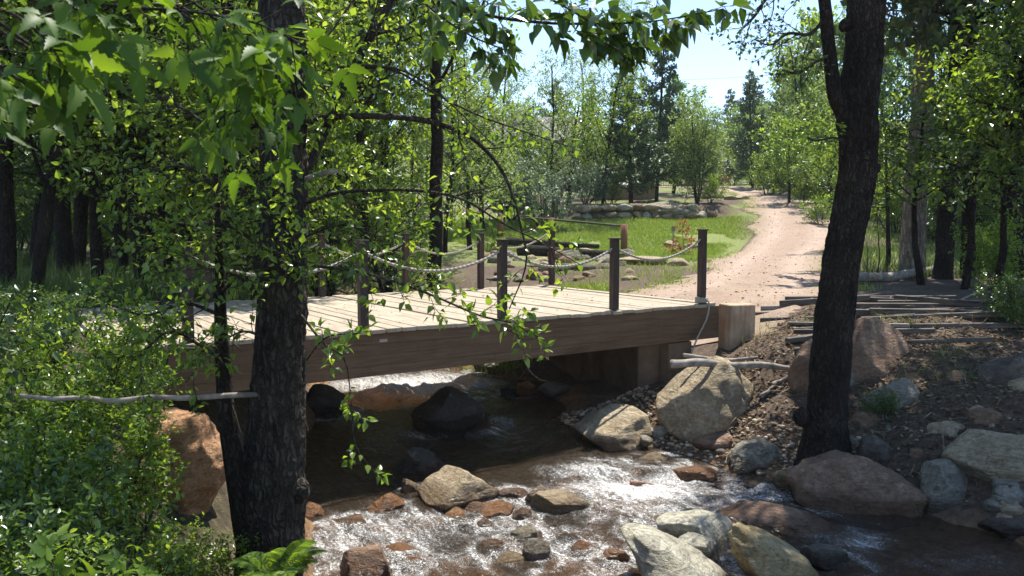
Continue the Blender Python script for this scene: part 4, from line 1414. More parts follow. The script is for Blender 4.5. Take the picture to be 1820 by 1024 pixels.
for px, d, s, l in ((1340, 66, 1.0, "low bright bush left of the upper drive's bend"), (1380, 58, 1.1, "low bright bush on the right verge of the upper drive"), (1425, 47, 1.0, "bush at the drive's right verge above the meadow"), (1300, 72, 1.2, "low bush in front of the brick pillar"), (1455, 38, .8, "bush at the drive's right verge by the leaning trunk"), (1365, 55, 1.7, "tall bush overhanging the bend of the drive"), (1410, 53, 1.9, "tallest bush on the right verge above the bend"), (1450, 50, 1.8, "tall bush right of the bend under the pale trees"), (1345, 74, 1.8, "rounded bush at the top of the drive"), (1480, 46, 1.7, "tall bush hidden partly by the leaning trunk"), (1390, 66, 2.0, "broad bush behind the bend of the drive")):
    tree('bush', 0, px, d, s, px, l, "green_bush", "bushes along the upper drive", cat="bush", part=("stem", "foliage"))
# right woodland
M_tr = TPL['pinehi'][0]
me = M_tr[0].copy()
me.materials[0] = M['bark_pale']
TPL['palehi'] = [(me, M_tr[1])]
tree('palehi', 0, 1622, 21, 1.0, 0, "thick grey-barked trunk right of the leaning tree", "pine_tree", G_R, ws=1.05)
tree('pinehi', 0, 1676, 20, 1.0, 120, "dark trunk just right of the grey-barked one", "pine_tree", G_R, ws=.75)
tree('pinehi', 0, 1721, 20.5, .95, 200, "dark trunk third in the row on the right", "pine_tree", G_R, ws=.6)
tree('pinehi', 0, 1806, 19, 1.0, 300, "dark trunk at the right edge of the picture", "pine_tree", G_R, ws=.85)
tree('pinehi', 0, 1660, 34, 1.1, 40, "farther pine between the right-hand trunks", "pine_tree", G_R, ws=.7)
tree('pinehi', 0, 1760, 32, 1.1, 250, "farther pine behind the right-hand trunks", "pine_tree", G_R, ws=.7)
rows = [('mid', 1, 1640, 17.5, 1.12, 0, "dark leafy tree in front of the grey-barked trunk"), ('mid', 0, 1715, 16.5, 1.15, 90, "leafy tree in front of the dark right-hand trunks"),
        ('mid', 1, 1775, 14.8, 1.12, 200, "dark leafy tree leaning over the timber stack"), ('mid', 0, 1850, 13, 1.15, 300, "leafy tree cut by the right edge"),
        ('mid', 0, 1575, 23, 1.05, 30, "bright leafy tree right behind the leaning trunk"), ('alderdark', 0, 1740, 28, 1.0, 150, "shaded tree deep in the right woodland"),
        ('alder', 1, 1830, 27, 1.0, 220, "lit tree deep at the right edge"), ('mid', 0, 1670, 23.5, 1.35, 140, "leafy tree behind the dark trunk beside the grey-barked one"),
        ('alderhi', 1, 1885, 13.2, .9, 110, "dark tree added at the right edge over the timber stack for shade"), ('alderdark', 0, 1680, 38, 1.4, 60, "dark tree at the back of the right woodland"), ('alder', 0, 1790, 40, 1.5, 10, "lit tree at the back of the right woodland"), ('mid', 0, 1530, 30, 1.4, 330, "bright tree glimpsed left of the grey-barked trunk"),  # first tree here added as a shading tree
        ('alderhi', 1, 1930, 11.9, 1.0, 40, "unseen tall tree added past the right edge to shade the bank"), ('alderhi', 1, 2080, 9.8, .95, 140, "unseen tall tree added well past the right edge to shade the water"), ('tall', 1, 1960, 14.5, .7, 250, "tall tree past the right edge behind the timber stack")]  # first two stand unseen past the edge, added to shade bank and water
for k, v, px, d, s, ro, l in rows:
    tree(k, v, px, d, s, ro, l, "leafy_tree", G_R, ws=s)
for px, d, s, l, v in ((1780, 17, .9, "leafy bush under the right-edge trunk", 0), (1745, 22, .8, "green bush between the dark right-hand trunks", 0), (1810, 10.8, .5, "small weedy bush on the shaded bank", 1), (1580, 8.8, .22, "little weed clump right of the leaning trunk", 1)):
    tree('bush', v, px, d, s, px, l, "green_bush", "bushes of the right bank", cat="bush", part=("stem", "foliage"))


# thin bare saplings by the meadow
for px, py, hgt, l in ((1558, 497, 1.6, "thin bare sapling just right of the leaning trunk"), (1576, 500, 2.4, "taller thin bare sapling by the meadow"), (1540, 490, 1.0, "short bare sapling nearest the leaning trunk")):
    q = hit(px, py)
    r = np.random.default_rng(px)
    out = dict(tubes=[], twigs=[])
    grow(r, (0, 0, -.1), (0, 0, 1), hgt, .018, 0, dict(seg=(8, 4), wander=(.05, .15), trop=(.05, .05), kids=(5,), start=(.3,), ang=(.6,), ratio=(.3,), rmin=.005), out)
    w = MB()
    wood(w, out, (6, 4))
    o = w.build("sapling", M['bark_twig'])
    o.location = q
    tag(o, l, "sapling", "bare saplings by the meadow")

# dry orange sapling
q = hit(1215, 455)
ds = empty("dry_sapling", q, label="dead orange-brown conifer sapling standing on the lawn's edge", cat="sapling")
out = dict(tubes=[], twigs=[])
grow(np.random.default_rng(2), (0, 0, -.05), (0, 0, 1), 1.3, .016, 0, dict(seg=(8, 5, 3), wander=(.02, .08, .1), trop=(.05, .02, 0), kids=(20, 5), start=(.06, .2), ang=(1.25, .7), ratio=(.42, .4), rmin=.003, prof=lambda s: 1.15 - s), out)
w = MB()
wood(w, out, (6, 4, 3))
w.build("stem", M['dry'], ds)
l = MB()
leaves_on(l, np.random.default_rng(3), out['twigs'], .022, .085, LEAF_QUAD, 0, .6)
l.build("needles", M['dry'], ds, False)
q = hit(1196, 452)
st = empty("marker_stake", q, label="thin grey stake with a small tag beside the dead sapling", cat="stake")
MB().add(*tube([(0, 0, -.1), (0, 0, .95)], .022, 6)).build("shaft", M['lumber'], st)
MB().add(*box((0, -.03, .9), (.13, .02, .18))).build("tag", M['lumber'], st, False)


# ------------------------------------------------------------------ the near tree left of centre
def px_path(rowsp, n):
    """rows of (px, py, depth, width px) -> points and radii"""
    W = []
    for px, py, d, w in rowsp:
        q = P(px, py, d)
        W.append([*q, w * d / F / 2])
    s = spline(W, n)
    return s[:, :3], np.maximum(s[:, 3], .002)


def twiggy(r, pts, rad, kids, length, c, out, start=.1, ang=.8, side=None):
    """side twigs along a branch already drawn"""
    n = len(pts) - 1
    az = r.uniform(0, 6)
    for k in range(kids):
        s = start + (1 - start) * (k + r.uniform(0, 1)) / kids
        i = min(int(s * n), n - 1)
        t = nrm(pts[i + 1] - pts[i])
        az += 2.4
        a = np.array([0, 0, 1.]) if abs(t[2]) < .9 else np.array([1., 0, 0])
        u = nrm(np.cross(t, a))
        w = np.cross(t, u)
        dd = t * math.cos(ang) + (u * math.cos(az) + w * math.sin(az)) * math.sin(ang)
        grow(r, pts[i], dd, length * r.uniform(.6, 1.2) * (1 - .4 * s), max(.0025, rad[i] * .4), 0, c, out)


C_TW = dict(seg=(5, 4), wander=(.14, .2), trop=(.0, -.03), kids=(4,), start=(.2,), ang=(.7,), ratio=(.5,), rmin=.0022)
near = empty("streamside_tree", P(480, 1060, 5.0), label="grey-trunked alder standing close on the left bank", cat="tree")
OFF = np.array(near.location)
pts, rad = px_path([(470, 1130, 5.0, 150), (478, 1040, 5.0, 122), (482, 960, 5.0, 116), (484, 870, 5.0, 118), (492, 760, 5.0, 98), (498, 640, 5.0, 90), (503, 520, 5.0, 88), (505, 380, 5.0, 84), (503, 220, 5.0, 82), (500, 60, 5.0, 80), (498, -120, 5.05, 76), (490, -400, 5.2, 66), (470, -800, 5.4, 50), (450, -1300, 5.6, 26)], 420)
tr = MB().add(*tube(pts - OFF, rad, 56, rough=.08, seed=9, rfreq=5, furrow=.018, ffreq=38)).build("trunk", M['bark_grey'], near)
kn = P(533, 872, 4.93)
V, T = rock_shape(66, 3, 2, .12)
MB().add(V * np.array([.06, .06, .085]) + kn - OFF, None, T).build("knot", M['bark_grey'], tr)
p2, r2 = px_path([(455, 985, 4.95, 60), (428, 880, 4.9, 44), (405, 760, 4.88, 32), (396, 650, 4.87, 26), (392, 560, 4.86, 20), (390, 470, 4.85, 15), (385, 330, 4.8, 9), (378, 200, 4.8, 6)], 50)
MB().add(*tube(p2 - OFF, r2, 12, rough=.12, seed=4)).build("side_stem", M['bark_dark'], near)


def leafy_branch(rowsp, kids, length, gap, size, seed, parent, off, leaf='leaf', start=.15, n=40, tpl=LEAF_FINE, cfg=C_TW, ang=.8, bark='bark_twig', leaves_end=True, droop=.15):
    r = np.random.default_rng(seed)
    p, ra = px_path(rowsp, n)
    out = dict(tubes=[], twigs=[])
    if kids:
        twiggy(r, p, ra, kids, length, cfg, out, start, ang)
    if leaves_end:
        out['twigs'].append(p[int(n * .75):])
    m = MB().add(*tube(p - off, ra, 8, rough=.08, seed=seed))
    for q, rr_, lv in out['tubes']:
        m.add(*tube(q - off, rr_, 4, cap=False))
    b = m.build("branch", M[bark], parent)
    if gap:
        l = MB()
        leaves_on(l, r, [q - off for q in out['twigs']], gap, size, tpl, droop)
        l.build("leaves", M[leaf], b, False)
    return b


lb = lambda rows, kids, ln, gap, size, seed, **k: leafy_branch(rows, kids, ln, gap, size, seed, near, OFF, **k)
# long arching branches over the bridge
lb([(535, 222, 5.0, 12), (590, 208, 4.95, 11), (700, 208, 4.9, 10), (770, 218, 4.9, 9), (830, 240, 4.9, 8), (875, 280, 4.9, 7), (905, 330, 4.9, 6), (925, 400, 4.9, 4), (935, 470, 4.9, 3), (905, 550, 4.9, 2)], 9, .32, .05, .055, 21, start=.1)
lb([(535, 365, 5.0, 7), (600, 343, 4.9, 6), (700, 338, 4.8, 5), (770, 342, 4.8, 5), (830, 358, 4.8, 4), (890, 395, 4.8, 3), (960, 430, 4.8, 2.5), (1030, 470, 4.8, 1.5)], 14, .34, .05, .06, 22, start=.05)
lb([(640, 120, 4.9, 4), (700, 125, 4.8, 4), (780, 170, 4.8, 3.5), (850, 205, 4.8, 3), (920, 230, 4.8, 2.5), (1010, 260, 4.8, 1.5)], 10, .3, .05, .055, 23)
lb([(590, 120, 4.9, 4), (680, 118, 4.8, 4), (760, 150, 4.8, 3), (880, 260, 4.7, 2)], 6, .3, .055, .055, 24)
# leafy spray hanging in front of the deck
lb([(440, 455, 4.8, 7), (530, 470, 4.7, 6), (620, 480, 4.6, 5), (700, 500, 4.55, 5), (780, 530, 4.5, 4), (850, 560, 4.5, 3.5), (910, 575, 4.5, 3), (958, 600, 4.5, 2)], 18, .26, .034, .068, 25, start=.25)
lb([(545, 420, 4.9, 4), (610, 400, 4.8, 4), (680, 420, 4.7, 3), (740, 400, 4.7, 2)], 12, .34, .042, .062, 26)
lb([(540, 320, 5.0, 10), (560, 312, 4.95, 9), (600, 304, 4.9, 8)], 0, 0, 0, 0, 27, bark='bark_dead', leaves_end=False)
lb([(535, 560, 4.9, 5), (575, 610, 4.8, 4), (612, 640, 4.7, 3), (625, 720, 4.7, 2), (632, 790, 4.7, 2), (665, 840, 4.7, 1.5)], 7, .14, .05, .06, 28)
lb([(545, 640, 4.95, 3), (580, 600, 4.8, 3), (640, 592, 4.7, 2)], 5, .15, .04, .07, 29)
# leaning young stem and limbs
lb([(548, 300, 5.05, 15), (575, 240, 5.1, 15), (610, 160, 5.15, 15), (650, 80, 5.2, 15), (690, 10, 5.25, 14), (720, -60, 5.3, 12), (760, -200, 5.4, 8)], 16, .5, .05, .065, 30, ang=.9)
lb([(655, 0, 5.2, 4), (668, 50, 5.1, 4), (668, 110, 5.1, 3), (640, 170, 5.1, 3), (560, 250, 5.0, 2)], 10, .36, .048, .065, 31)
lb([(660, -40, 5.0, 5), (600, 40, 4.9, 4), (560, 110, 4.8, 3), (590, 180, 4.8, 2)], 14, .42, .045, .07, 32)
lb([(720, -40, 5.2, 5), (760, 20, 5.1, 4), (780, 80, 5.0, 3)], 9, .3, .045, .07, 33)
# dead snag limb across the foreground
lb([(35, 703, 4.3, 7), (90, 709, 4.35, 9), (150, 707, 4.4, 9), (200, 713, 4.5, 10), (270, 706, 4.6, 9), (330, 708, 4.7, 10), (430, 702, 4.85, 10), (520, 702, 4.97, 8)], 0, 0, 0, 0, 34, bark='bark_dead', leaves_end=False)
# twigs left of the trunk
for i_, (rws, kd, ln, sd) in enumerate([
    ([(455, 430, 4.9, 7), (400, 400, 4.7, 6), (330, 400, 4.5, 5), (250, 380, 4.4, 3)], 14, .36, 40), ([(455, 520, 4.9, 7), (420, 490, 4.7, 6), (350, 470, 4.5, 4), (280, 430, 4.4, 2)], 14, .36, 41),
    ([(392, 560, 4.86, 8), (330, 540, 4.6, 6), (260, 560, 4.4, 4), (190, 540, 4.3, 2)], 14, .36, 42), ([(395, 640, 4.86, 8), (350, 610, 4.6, 6), (300, 590, 4.4, 5), (240, 640, 4.3, 3)], 14, .36, 43),
    ([(388, 420, 4.85, 7), (420, 360, 4.7, 5), (450, 330, 4.6, 4), (520, 350, 4.5, 2)], 12, .36, 44), ([(392, 520, 4.86, 7), (440, 480, 4.7, 5), (500, 450, 4.6, 4), (560, 470, 4.5, 2)], 12, .30, 45),
    ([(386, 330, 4.8, 6), (340, 300, 4.7, 5), (280, 300, 4.6, 4), (200, 330, 4.6, 2)], 14, .4, 46), ([(380, 230, 4.8, 6), (300, 180, 4.7, 5), (220, 160, 4.7, 4), (120, 190, 4.7, 2)], 16, .42, 47),
    ([(470, 600, 4.85, 5), (430, 590, 4.7, 4), (380, 620, 4.6, 3), (330, 680, 4.5, 2)], 8, .26, 48), ([(470, 230, 4.95, 6), (400, 150, 4.9, 5), (320, 80, 4.9, 4), (200, 60, 4.9, 2)], 14, .45, 49)]):
    lb(rws, kd + 6, ln, .036, .054, sd)
# hanging branch across the top, broad leaves coloured dark for a backlit look
lb([(600, -150, 4.6, 12), (740, -30, 4.2, 8), (850, 22, 4.0, 6), (960, 40, 3.9, 5), (1060, 42, 3.85, 4), (1160, 38, 3.8, 3), (1275, 18, 3.75, 2)], 20, .2, .045, .108, 35, start=.2, leaf='leaf_dark', droop=.75)
lb([(900, -40, 4.2, 5), (1000, 10, 4.0, 4), (1080, 60, 3.9, 3), (1130, 90, 3.9, 2)], 9, .16, .045, .108, 36, start=.3, leaf='leaf_dark', droop=.75)
lb([(700, -60, 4.4, 5), (760, 10, 4.3, 4), (830, 60, 4.2, 3), (900, 90, 4.2, 2)], 10, .2, .045, .108, 37, start=.2, leaf='leaf_dark', droop=.75)
# unseen crown above the picture, limbs steered to shade the left bank
r = np.random.default_rng(77)
out = dict(tubes=[], twigs=[])
C_CR = dict(seg=(8, 6, 4), wander=(.1, .14, .18), trop=(.03, .02, -.02), kids=(9, 6), start=(.2, .2), ang=(.8, .8), ratio=(.5, .5), rmin=.004)
for k in range(22):
    z = 3.0 + k * .3
    a = k * 2.4 + 1 if k % 3 == 0 else R(95 + (k * 47) % 90)
    q = np.array([np.interp(z, pts[:, 2], pts[:, 0]), np.interp(z, pts[:, 2], pts[:, 1]), z])
    dx, dy = math.cos(a), math.sin(a)
    if dx > .2 and z < 8:
        dx = -dx * .7
    grow(r, q, (dx, dy, .45), r.uniform(2.0, 3.4), .03, 0, C_CR, out)
w = MB()
for q, ra, lv in out['tubes']:
    w.add(*tube(q - OFF, ra, 5 if lv < 2 else 3, cap=False))
w.build("limb", M['bark_dark'], near)
l = MB()
leaves_on(l, r, [q - OFF for q in out['twigs']], .10, .10, LEAF)
l.build("crown", M['leaf'], near, False)

# ------------------------------------------------------------------ leaning tree on the right bank
big = empty("leaning_tree", P(1465, 800, 8.6), label="big dark forked trunk leaning right above the reddish boulder", cat="tree")
OFB = np.array(big.location)
pts, rad = px_path([(1458, 860, 8.6, 150), (1464, 800, 8.6, 108), (1468, 745, 8.6, 86), (1472, 690, 8.6, 78), (1484, 560, 8.6, 75), (1502, 430, 8.6, 72), (1522, 330, 8.6, 72), (1528, 250, 8.6, 76), (1524, 190, 8.6, 84), (1534, 110, 8.6, 76), (1542, 0, 8.6, 72), (1552, -150, 8.65, 70), (1570, -400, 8.8, 60), (1590, -750, 9.0, 44), (1600, -1100, 9.2, 20)], 420)
rad = rad * .86
bt = MB().add(*tube(pts - OFB, rad, 60, rough=.09, seed=15, rfreq=4, furrow=.022, ffreq=30, flare=.16)).build("trunk", M['bark_dark'], big)
p2, r2 = px_path([(1518, 225, 8.6, 40), (1498, 195, 8.57, 34), (1484, 170, 8.55, 27), (1476, 110, 8.55, 23), (1470, 50, 8.55, 22), (1464, -10, 8.55, 20), (1452, -120, 8.6, 18), (1420, -350, 8.7, 13), (1380, -600, 8.8, 6)], 50)
MB().add(*tube(p2 - OFB, r2, 24, rough=.10, seed=8, furrow=.012, ffreq=36)).build("fork_stem", M['bark_dark'], big)
for (px, py, s) in ((1424, 742, .10), (1500, 45, .06), (1556, 300, .06)):
    V, T = rock_shape(px, 3, 3, .15)
    MB().add(V * s * np.array([.9, .9, 1.2]) + P(px, py, 8.55) - OFB, None, T).build("knot", M['bark_dark'], bt)
lbb = lambda rows, kids, ln, gap, size, seed, **k: leafy_branch(rows, kids, ln, gap, size, seed, big, OFB, **k)
C_SP = dict(seg=(6, 4), wander=(.12, .18), trop=(.0, .0), kids=(6,), start=(.2,), ang=(.7,), ratio=(.45,), rmin=.003)
lbb([(1462, -30, 8.55, 9), (1420, -30, 8.5, 8), (1370, -10, 8.5, 6), (1340, 30, 8.5, 5), (1310, 60, 8.5, 3)], 14, .6, .13, .055, 51, cfg=C_SP, leaf='leaf_dark')
lbb([(1468, 30, 8.55, 7), (1440, 60, 8.5, 6), (1400, 60, 8.5, 5), (1370, 80, 8.5, 3), (1340, 70, 8.5, 2)], 12, .5, .13, .055, 52, cfg=C_SP, leaf='leaf_dark')
lbb([(1474, 100, 8.55, 6), (1450, 110, 8.5, 5), (1420, 130, 8.5, 4), (1390, 125, 8.5, 2)], 10, .4, .13, .055, 53, cfg=C_SP, leaf='leaf_dark')
lbb([(1500, 250, 8.5, 5), (1480, 245, 8.4, 4), (1450, 250, 8.3, 3), (1425, 240, 8.3, 2)], 6, .3, .07, .07, 54)
r = np.random.default_rng(78)
out = dict(tubes=[], twigs=[])
for k in range(54):  # limbs out of view, steered to shade the right bank
    z = 4.1 + k * .13
    a = k * 2.4 + .3 if k % 3 == 0 else R(-15 + (k * 41) % 110)
    q = np.array([np.interp(z, pts[:, 2], pts[:, 0]), np.interp(z, pts[:, 2], pts[:, 1]), z])
    dx, dy = math.cos(a), math.sin(a)
    if dx < .3:
        dx = abs(dx) + .3
    grow(r, q, (dx, dy, .4), r.uniform(2.2, 4.2), .04, 0, C_CR, out)
for k in range(18):  # extra unseen limbs added for shade over the timber side
    z = 4.6 + k * .2
    a = R(8 + (k * 37) % 50)
    q = np.array([np.interp(z, pts[:, 2], pts[:, 0]), np.interp(z, pts[:, 2], pts[:, 1]), z])
    grow(r, q, (math.cos(a), math.sin(a), .30), r.uniform(4.0, 5.8), .05, 0, dict(C_CR, kids=(13, 7)), out)
w = MB()
for q, ra, lv in out['tubes']:
    w.add(*tube(q - OFB, ra, 5 if lv < 2 else 3, cap=False))
w.build("limb", M['bark_dark'], big)
l = MB()
leaves_on(l, r, [q - OFB for q in out['twigs']], .05, .13, LEAF)
l.build("crown", M['leaf'], big, False)

# ------------------------------------------------------------------ box elder whose branches hang into the top left corner
be = empty("box_elder", (-2.7, .9, -.6), label="box elder hanging large bright toothed leaves into the top left corner", cat="tree")
OFE = np.array(be.location)
P4 = spline([(-2.7, .9, -.8, .16), (-2.65, .95, .6, .13), (-2.7, 1.0, 2.2, .12), (-2.6, 1.1, 4.2, .09), (-2.5, 1.2, 6.5, .04)], 50)
MB().add(*tube(P4[:, :3] - OFE, P4[:, 3], 16, rough=.1, seed=2)).build("trunk", M['bark_grey'], be)
C_BE = dict(seg=(4,), wander=(.1,), trop=(-.08,), kids=(), start=(), ang=(), ratio=())


def be_branch(rowsp, kids, ln, seed, gap=.075, size=.13):
    r = np.random.default_rng(seed)
    p, ra = px_path(rowsp, 40)
    p = np.concatenate([[(-2.62, 1.05, 2.6)], p])
    ra = np.concatenate([[.02], ra])
    S = spline(np.column_stack([p[::4], ra[::4]]), 60)
    p, ra = S[:, :3], S[:, 3]
    out = dict(tubes=[], twigs=[])
    twiggy(r, p[25:], ra[25:], kids, ln, C_BE, out, .0, .9)
    out['twigs'].append(p[40:])
    m = MB().add(*tube(p - OFE, ra, 7))
    for q, rr_, lv in out['tubes']:
        m.add(*tube(q - OFE, rr_, 4, cap=False))
    b = m.build("branch", M['bark_twig'], be)
    l = MB()
    leaves_on(l, r, [q - OFE for q in out['twigs']], gap, size, LEAF_TRI, .75, .8, .5, .1)
    l.build("leaves", M['leaf_near'], b, True)


be_branch([(-60, -60, 2.0, 12), (60, -20, 2.0, 9), (200, 10, 2.0, 7), (330, 20, 2.05, 5), (450, 40, 2.1, 4), (540, 80, 2.1, 3)], 13, .24, 61)
be_branch([(100, -80, 2.1, 10), (280, -30, 2.1, 7), (400, 50, 2.15, 5), (450, 130, 2.15, 4), (430, 210, 2.15, 3)], 12, .2, 62)
be_branch([(-80, 20, 1.7, 8), (10, 20, 1.7, 6), (80, 70, 1.7, 4), (120, 130, 1.75, 2.5)], 8, .16, 63)
be_branch([(-100, 60, 1.6, 8), (-40, 80, 1.6, 6), (10, 140, 1.6, 4)], 6, .14, 64)
be_branch([(200, -60, 2.3, 8), (330, 30, 2.3, 6), (390, 110, 2.3, 4), (400, 240, 2.3, 2.5)], 9, .18, 65)
be_branch([(20, -120, 1.9, 8), (100, -60, 1.9, 6), (150, -10, 1.9, 4), (190, 30, 1.9, 3)], 8, .16, 66)

# ------------------------------------------------------------------ bushes of the left bank
G_S = "leafy bushes on the left bank"
rows = [(20, 4.1, .50, 0, "bush at the left edge under the dead limb", 0), (110, 4.9, .44, 70, "bush filling the left bank below the dead limb", 0), (165, 4.5, .44, 140, "bush between the dead limb and the orange boulder", 0), (290, 4.6, .24, 210, "low bush hiding the foot of the orange boulder", 0), (235, 4.9, .36, 10, "thin bush half covering the orange boulder", 0),
        (35, 5.6, .40, 250, "bush behind the left edge bush", 0), (150, 6.0, .50, 300, "bush in front of the bridge's left end", 0), (-60, 3.5, .55, 30, "bush cut by the lower left edge", 1), (375, 4.8, .30, 100, "small bush at the near trunk's foot", 0),
        (70, 3.5, .38, 190, "bush low in the left corner", 0), (215, 3.7, .34, 20, "small bush low in front of the near trunk", 0), (240, 6.9, .56, 60, "bush rising beside the bridge's left end post", 0), (70, 7.0, .48, 110, "bush beside the track at the left", 1),
        (135, 4.0, .40, 160, "bush low in the middle of the left bank", 0), (30, 4.6, .40, 310, "bush close against the left edge", 0), (325, 4.1, .24, 330, "small low bush left of the fern", 0), (-90, 5.0, .7, 15, "tall bush just past the left edge", 1), (200, 5.3, .40, 80, "bush reaching up to the dead limb", 0)]
for i_, (px, d, s, ro, l, v) in enumerate(rows):
    tree('bushl' if i_ in (1, 4, 5, 10, 11, 13, 16) else 'bush', v, px, d, s, ro, l, "green_bush", G_S, cat="bush", part=("stem", "foliage"))
for i_, (px, py, d, sd) in enumerate(((40, 1000, 2.3, 81), (170, 960, 2.4, 82), (250, 1010, 2.2, 83), (340, 1000, 2.5, 84), (100, 920, 2.6, 85))):
    top = P(px, py, d)
    gz = float(H(top[0], d))
    o = empty("maple_seedling", (top[0], d, gz), label=("broad-leaved seedling in the bottom left corner", "broad-leaved seedling second from the left corner", "broad-leaved seedling low in the middle of the left bank", "broad-leaved seedling nearest the near trunk's foot", "taller broad-leaved seedling behind the corner ones")[i_], cat="seedling", group="broad-leaved seedlings at the bottom left")
    r = np.random.default_rng(sd)
    hgt = max(.35, top[2] - gz)
    out = dict(tubes=[], twigs=[])
    grow(r, (0, 0, -.05), (r.normal(0, .1), r.normal(0, .1), 1), hgt, .006, 0, dict(seg=(8, 4), wander=(.06, .1), trop=(.04, .0), kids=(8,), start=(.35,), ang=(.9,), ratio=(.25,), rmin=.002), out)
    w = MB()
    wood(w, out, (5, 4))
    w.build("stem", M['bark_twig'], o)
    l = MB()
    leaves_on(l, r, out['twigs'], .06, .10, LEAF_TRI, .25, 1., .4)
    l.build("leaves", M['leaf_near'], o)

# fern at the foot of the near tree
q = P(490, 1040, 4.35)
fern = empty("fern", q, label="small fern at the foot of the near grey trunk", cat="fern")
r = np.random.default_rng(9)
m = MB()
for k in range(13):
    a = k * .5 + r.uniform(-.2, .2)
    L = r.uniform(.26, .4)
    t = np.linspace(0, 1, 30)
    p = np.stack([np.cos(a) * t * L * .75, np.sin(a) * t * L * .75, L * (1.15 * t - .75 * t * t)], -1)
    m.add(*tube(p, .002, 4))
    tt = nrm(np.gradient(p, axis=0))
    sd = nrm(np.cross(tt, np.array([0, 0, 1.])))
    for sgn in (-1, 1):
        add_leaves(m, p[2:], sd[2:] * sgn + tt[2:] * .4, np.tile([0, 0, 1.], (28, 1)) + r.normal(0, .15, (28, 3)), .075 * np.sin(np.linspace(.5, 3.0, 28)) + .008, LEAF, .42)
m.build("frond", M['leaf'], fern, False)
fern.children[0]["kind"] = "stuff"


# ------------------------------------------------------------------ grass, litter (stuff)
def blades(name, x, y, h, mat, label, w=.012, lean=.35):
    r = np.random.default_rng(len(x))
    z = H(x, y)
    n = len(x)
    d = np.stack([r.normal(0, lean, n), r.normal(0, lean, n), np.ones(n)], -1)
    up = np.stack([r.normal(0, 1, n), r.normal(0, 1, n), np.zeros(n)], -1)
    m = MB()
    T = (np.array([[0, .5, 0], [0, -.5, 0], [.6, -.35, .08], [.6, .35, .08], [1, 0, .3]]), None)
    d = nrm(d)
    nn = nrm(up - d * (up * d).sum(-1, keepdims=True))
    s = np.cross(nn, d)
    hh = h * r.uniform(.5, 1.2, n)
    pos = np.stack([x, y, z], -1)
    V = pos[:, None] + hh[:, None, None] * (T[0][None, :, 0, None] * d[:, None] + T[0][None, :, 2, None] * nn[:, None]) + (w * T[0][None, :, 1, None]) * s[:, None]
    k = np.arange(n)[:, None] * 5
    m.add(V.reshape(-1, 3), np.concatenate([k + np.array([[0, 1, 2, 3]])]), np.concatenate([k + np.array([[3, 2, 4]])]))
    return tag(m.build(name, M[mat], None, False), label, kind="stuff")


r = np.random.default_rng(31)
n = 120000
x = r.uniform(-7, 13, n)
y = r.uniform(25.5, 39.8, n)
ok = (near_road(x, y) > .2 + .6 * r.uniform(0, 1, n)) & (x > (30.5 - y) * 1.1) & (shore(x, y) > 1.2) & (x < 12)
ok &= fbm(np.stack([x * .6, y * .6, x * 0], -1), 2, 4) > -.85 + .75 * sstep(5, 9, x - (y - 30) * .25)
blades("lawn_grass", x[ok], y[ok], .14, 'grass', "bright green lawn beyond the bridge", .022)
n = 26000
x = r.uniform(5, 26, n)
y = r.uniform(20, 44, n)
ok = (near_road(x, y) > .3) & (x > np.interp(y, rp[:, 1], rp[:, 0]))
blades("meadow_grass", x[ok], y[ok], .38, 'tallgrass', "tall pale grass of the meadow behind the leaning trunk", .022)
n = 30000
x = r.uniform(-16, -4.5, n)
y = r.uniform(10, 26, n)
ok = (shore(x, y) > .5) & (fbm(np.stack([x * .4, y * .4, x * 0], -1), 2, 14) > -.1) & ~((np.abs((x - A0[0]) * BN[0] + (y - A0[1]) * BN[1] - 2.1) < 2.6))
blades("woodland_grass", x[ok], y[ok], .5, 'tallgrass', "long grass between the dark trunks on the left", .016)
c = P(925, 655, 14.6)
n = 1600
x = c[0] + r.normal(0, .42, n)
y = c[1] + r.normal(0, .3, n)
blades("bank_grass", x, y, .42, 'grass', "bright grass tuft on the shore beyond the bridge", .012, .5)
n = 3500
x = np.concatenate([r.uniform(-2, 2.2, n), r.uniform(1.5, 5, n // 3)])
y = np.concatenate([r.uniform(15.6, 19, n), r.uniform(20, 27, n // 3)])
ok = (shore(x, y) > .2) & (near_road(x, y) > .3)
blades("verge_grass", x[ok], y[ok], .22, 'grass', "weedy grass behind the bridge's far rail", .014, .5)

n = 1500
x = r.uniform(3.2, 7.5, n)
y = r.uniform(8.2, 12, n)
ok = (shore(x, y) > .5) & (fbm(np.stack([x * 1.3, y * 1.3, x * 0], -1), 2, 77) > .35)
blades("slope_weeds", x[ok], y[ok], .22, 'tallgrass', "thin weeds on the shaded right bank", .010, .6)
# leaves and dirt fallen on the deck
n = 420
tt, vv = r.uniform(T0_ + .1, T1_ - .1, n), r.uniform(.05, BW - .05, n)
m = MB()
pp = np.array([B(t_, v_, .012) for t_, v_ in zip(tt, vv)])
dd = np.stack([r.normal(0, 1, n), r.normal(0, 1, n), r.normal(0, .12, n)], -1)
add_leaves(m, pp, dd, np.array([0, 0, 1.]) + r.normal(0, .25, (n, 3)), r.uniform(.012, .05, n), LEAF_QUAD, .8)
tag(m.build("fallen_leaves", M['litter'], None, False), "small dry leaves strewn over the bridge deck", kind="stuff")
n = 9000
i_ = r.integers(8, 190, n)
sd_ = r.choice([-1, 1], n)
tn = nrm(rp[i_ + 1, :2] - rp[i_ - 1, :2])
of = rp[i_, 2] * sd_ + sd_ * r.normal(.05, .28, n)
x, y = rp[i_, 0] + tn[:, 1] * of, rp[i_, 1] - tn[:, 0] * of
ok = (y > 15.5) & (fbm(np.stack([x * .9, y * .9, x * 0], -1), 2, 19) > -.05)
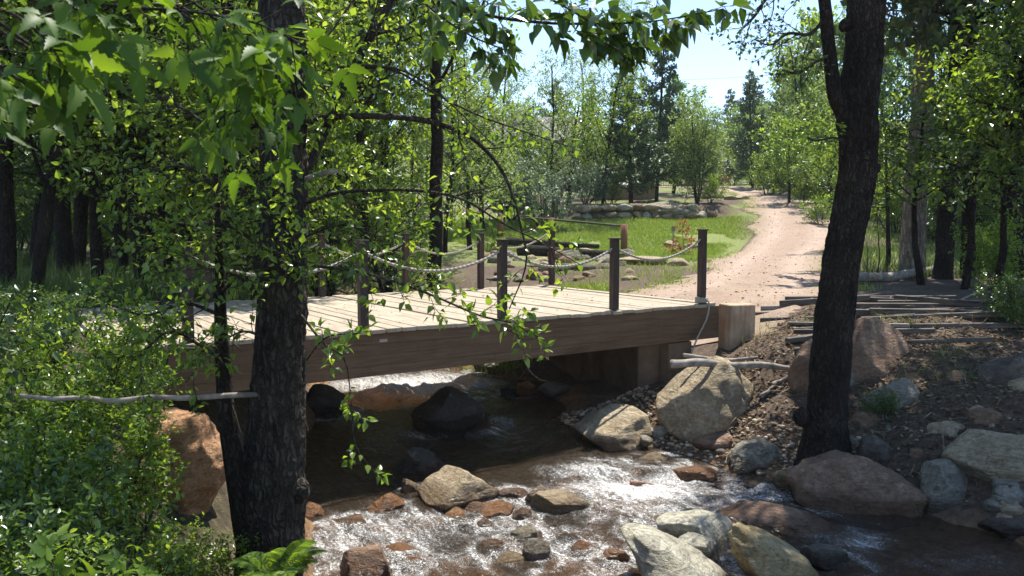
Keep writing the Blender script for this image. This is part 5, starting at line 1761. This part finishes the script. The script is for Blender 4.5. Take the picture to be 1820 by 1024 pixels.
blades("roadside_grass", x[ok], y[ok], .15, 'grass', "ragged grass creeping in at the edges of the drive", .016, .5)
m = MB()
n = 1400
i_ = r.integers(4, 150, n)
tn = nrm(rp[i_ + 1, :2] - rp[i_ - 1, :2])
of = rp[i_, 2] * r.uniform(-1.15, 1.15, n)
for x_, y_, s_2 in zip(rp[i_, 0] + tn[:, 1] * of, rp[i_, 1] - tn[:, 0] * of, r.gamma(2., .005, n) + .005):
    if y_ > 13:
        m.add(sub1V * np.array([s_2, s_2 * r.uniform(.6, 1.2), s_2 * .6]) + np.array([x_, y_, float(H(x_, y_)) + .05]), None, sub1T)
tag(m.build("road_gravel_stones", M['pebble']), "loose stones lying on the gravel drive", kind="stuff")
# dry litter on the right bank
n = 22000
y = r.uniform(7.4, 13.5, n)
x = np.interp(y, SY, SXR) + r.uniform(.25, 6.0, n) ** 1.0
ok = (near_road(x, y) > .0) & ((x - 2.98) * BN[0] + (y - 11.67) * BN[1] < .2) 
x, y = x[ok], y[ok]
n = len(x)
d = np.stack([r.normal(0, 1, n), r.normal(0, 1, n), r.normal(0, .25, n)], -1)
m = MB()
add_leaves(m, np.stack([x, y, H(x, y) + .015], -1), d, np.array([0, 0, 1.]) + r.normal(0, .45, (n, 3)), r.uniform(.02, .075, n), LEAF_QUAD, .9)
k = n // 3
add_leaves(m, np.stack([x[:k], y[:k], H(x[:k], y[:k]) + .02], -1), d[:k], np.array([0, 0, 1.]) + r.normal(0, .4, (k, 3)), r.uniform(.08, .28, k), LEAF_QUAD, .07)
tag(m.build("leaf_litter", M['litter'], None, False), "dry leaves and straw littering the right bank", kind="stuff")

# thin summer air
k_ = N("haze_air")
vol = k_.n("VolumePrincipled", {"Color": (.86, .92, 1.0, 1), "Density": .0004, "Anisotropy": .0})
k_.t.links.new(vol.outputs[0], k_.out.inputs["Volume"])
M['haze'] = k_.m
hv, hq = box((0, 62, 22), (300, 170, 60))
hz_o = MB().add(hv, hq).build("haze", M['haze'], None, False)
tag(hz_o, "thin pale air over the whole valley", kind="stuff")
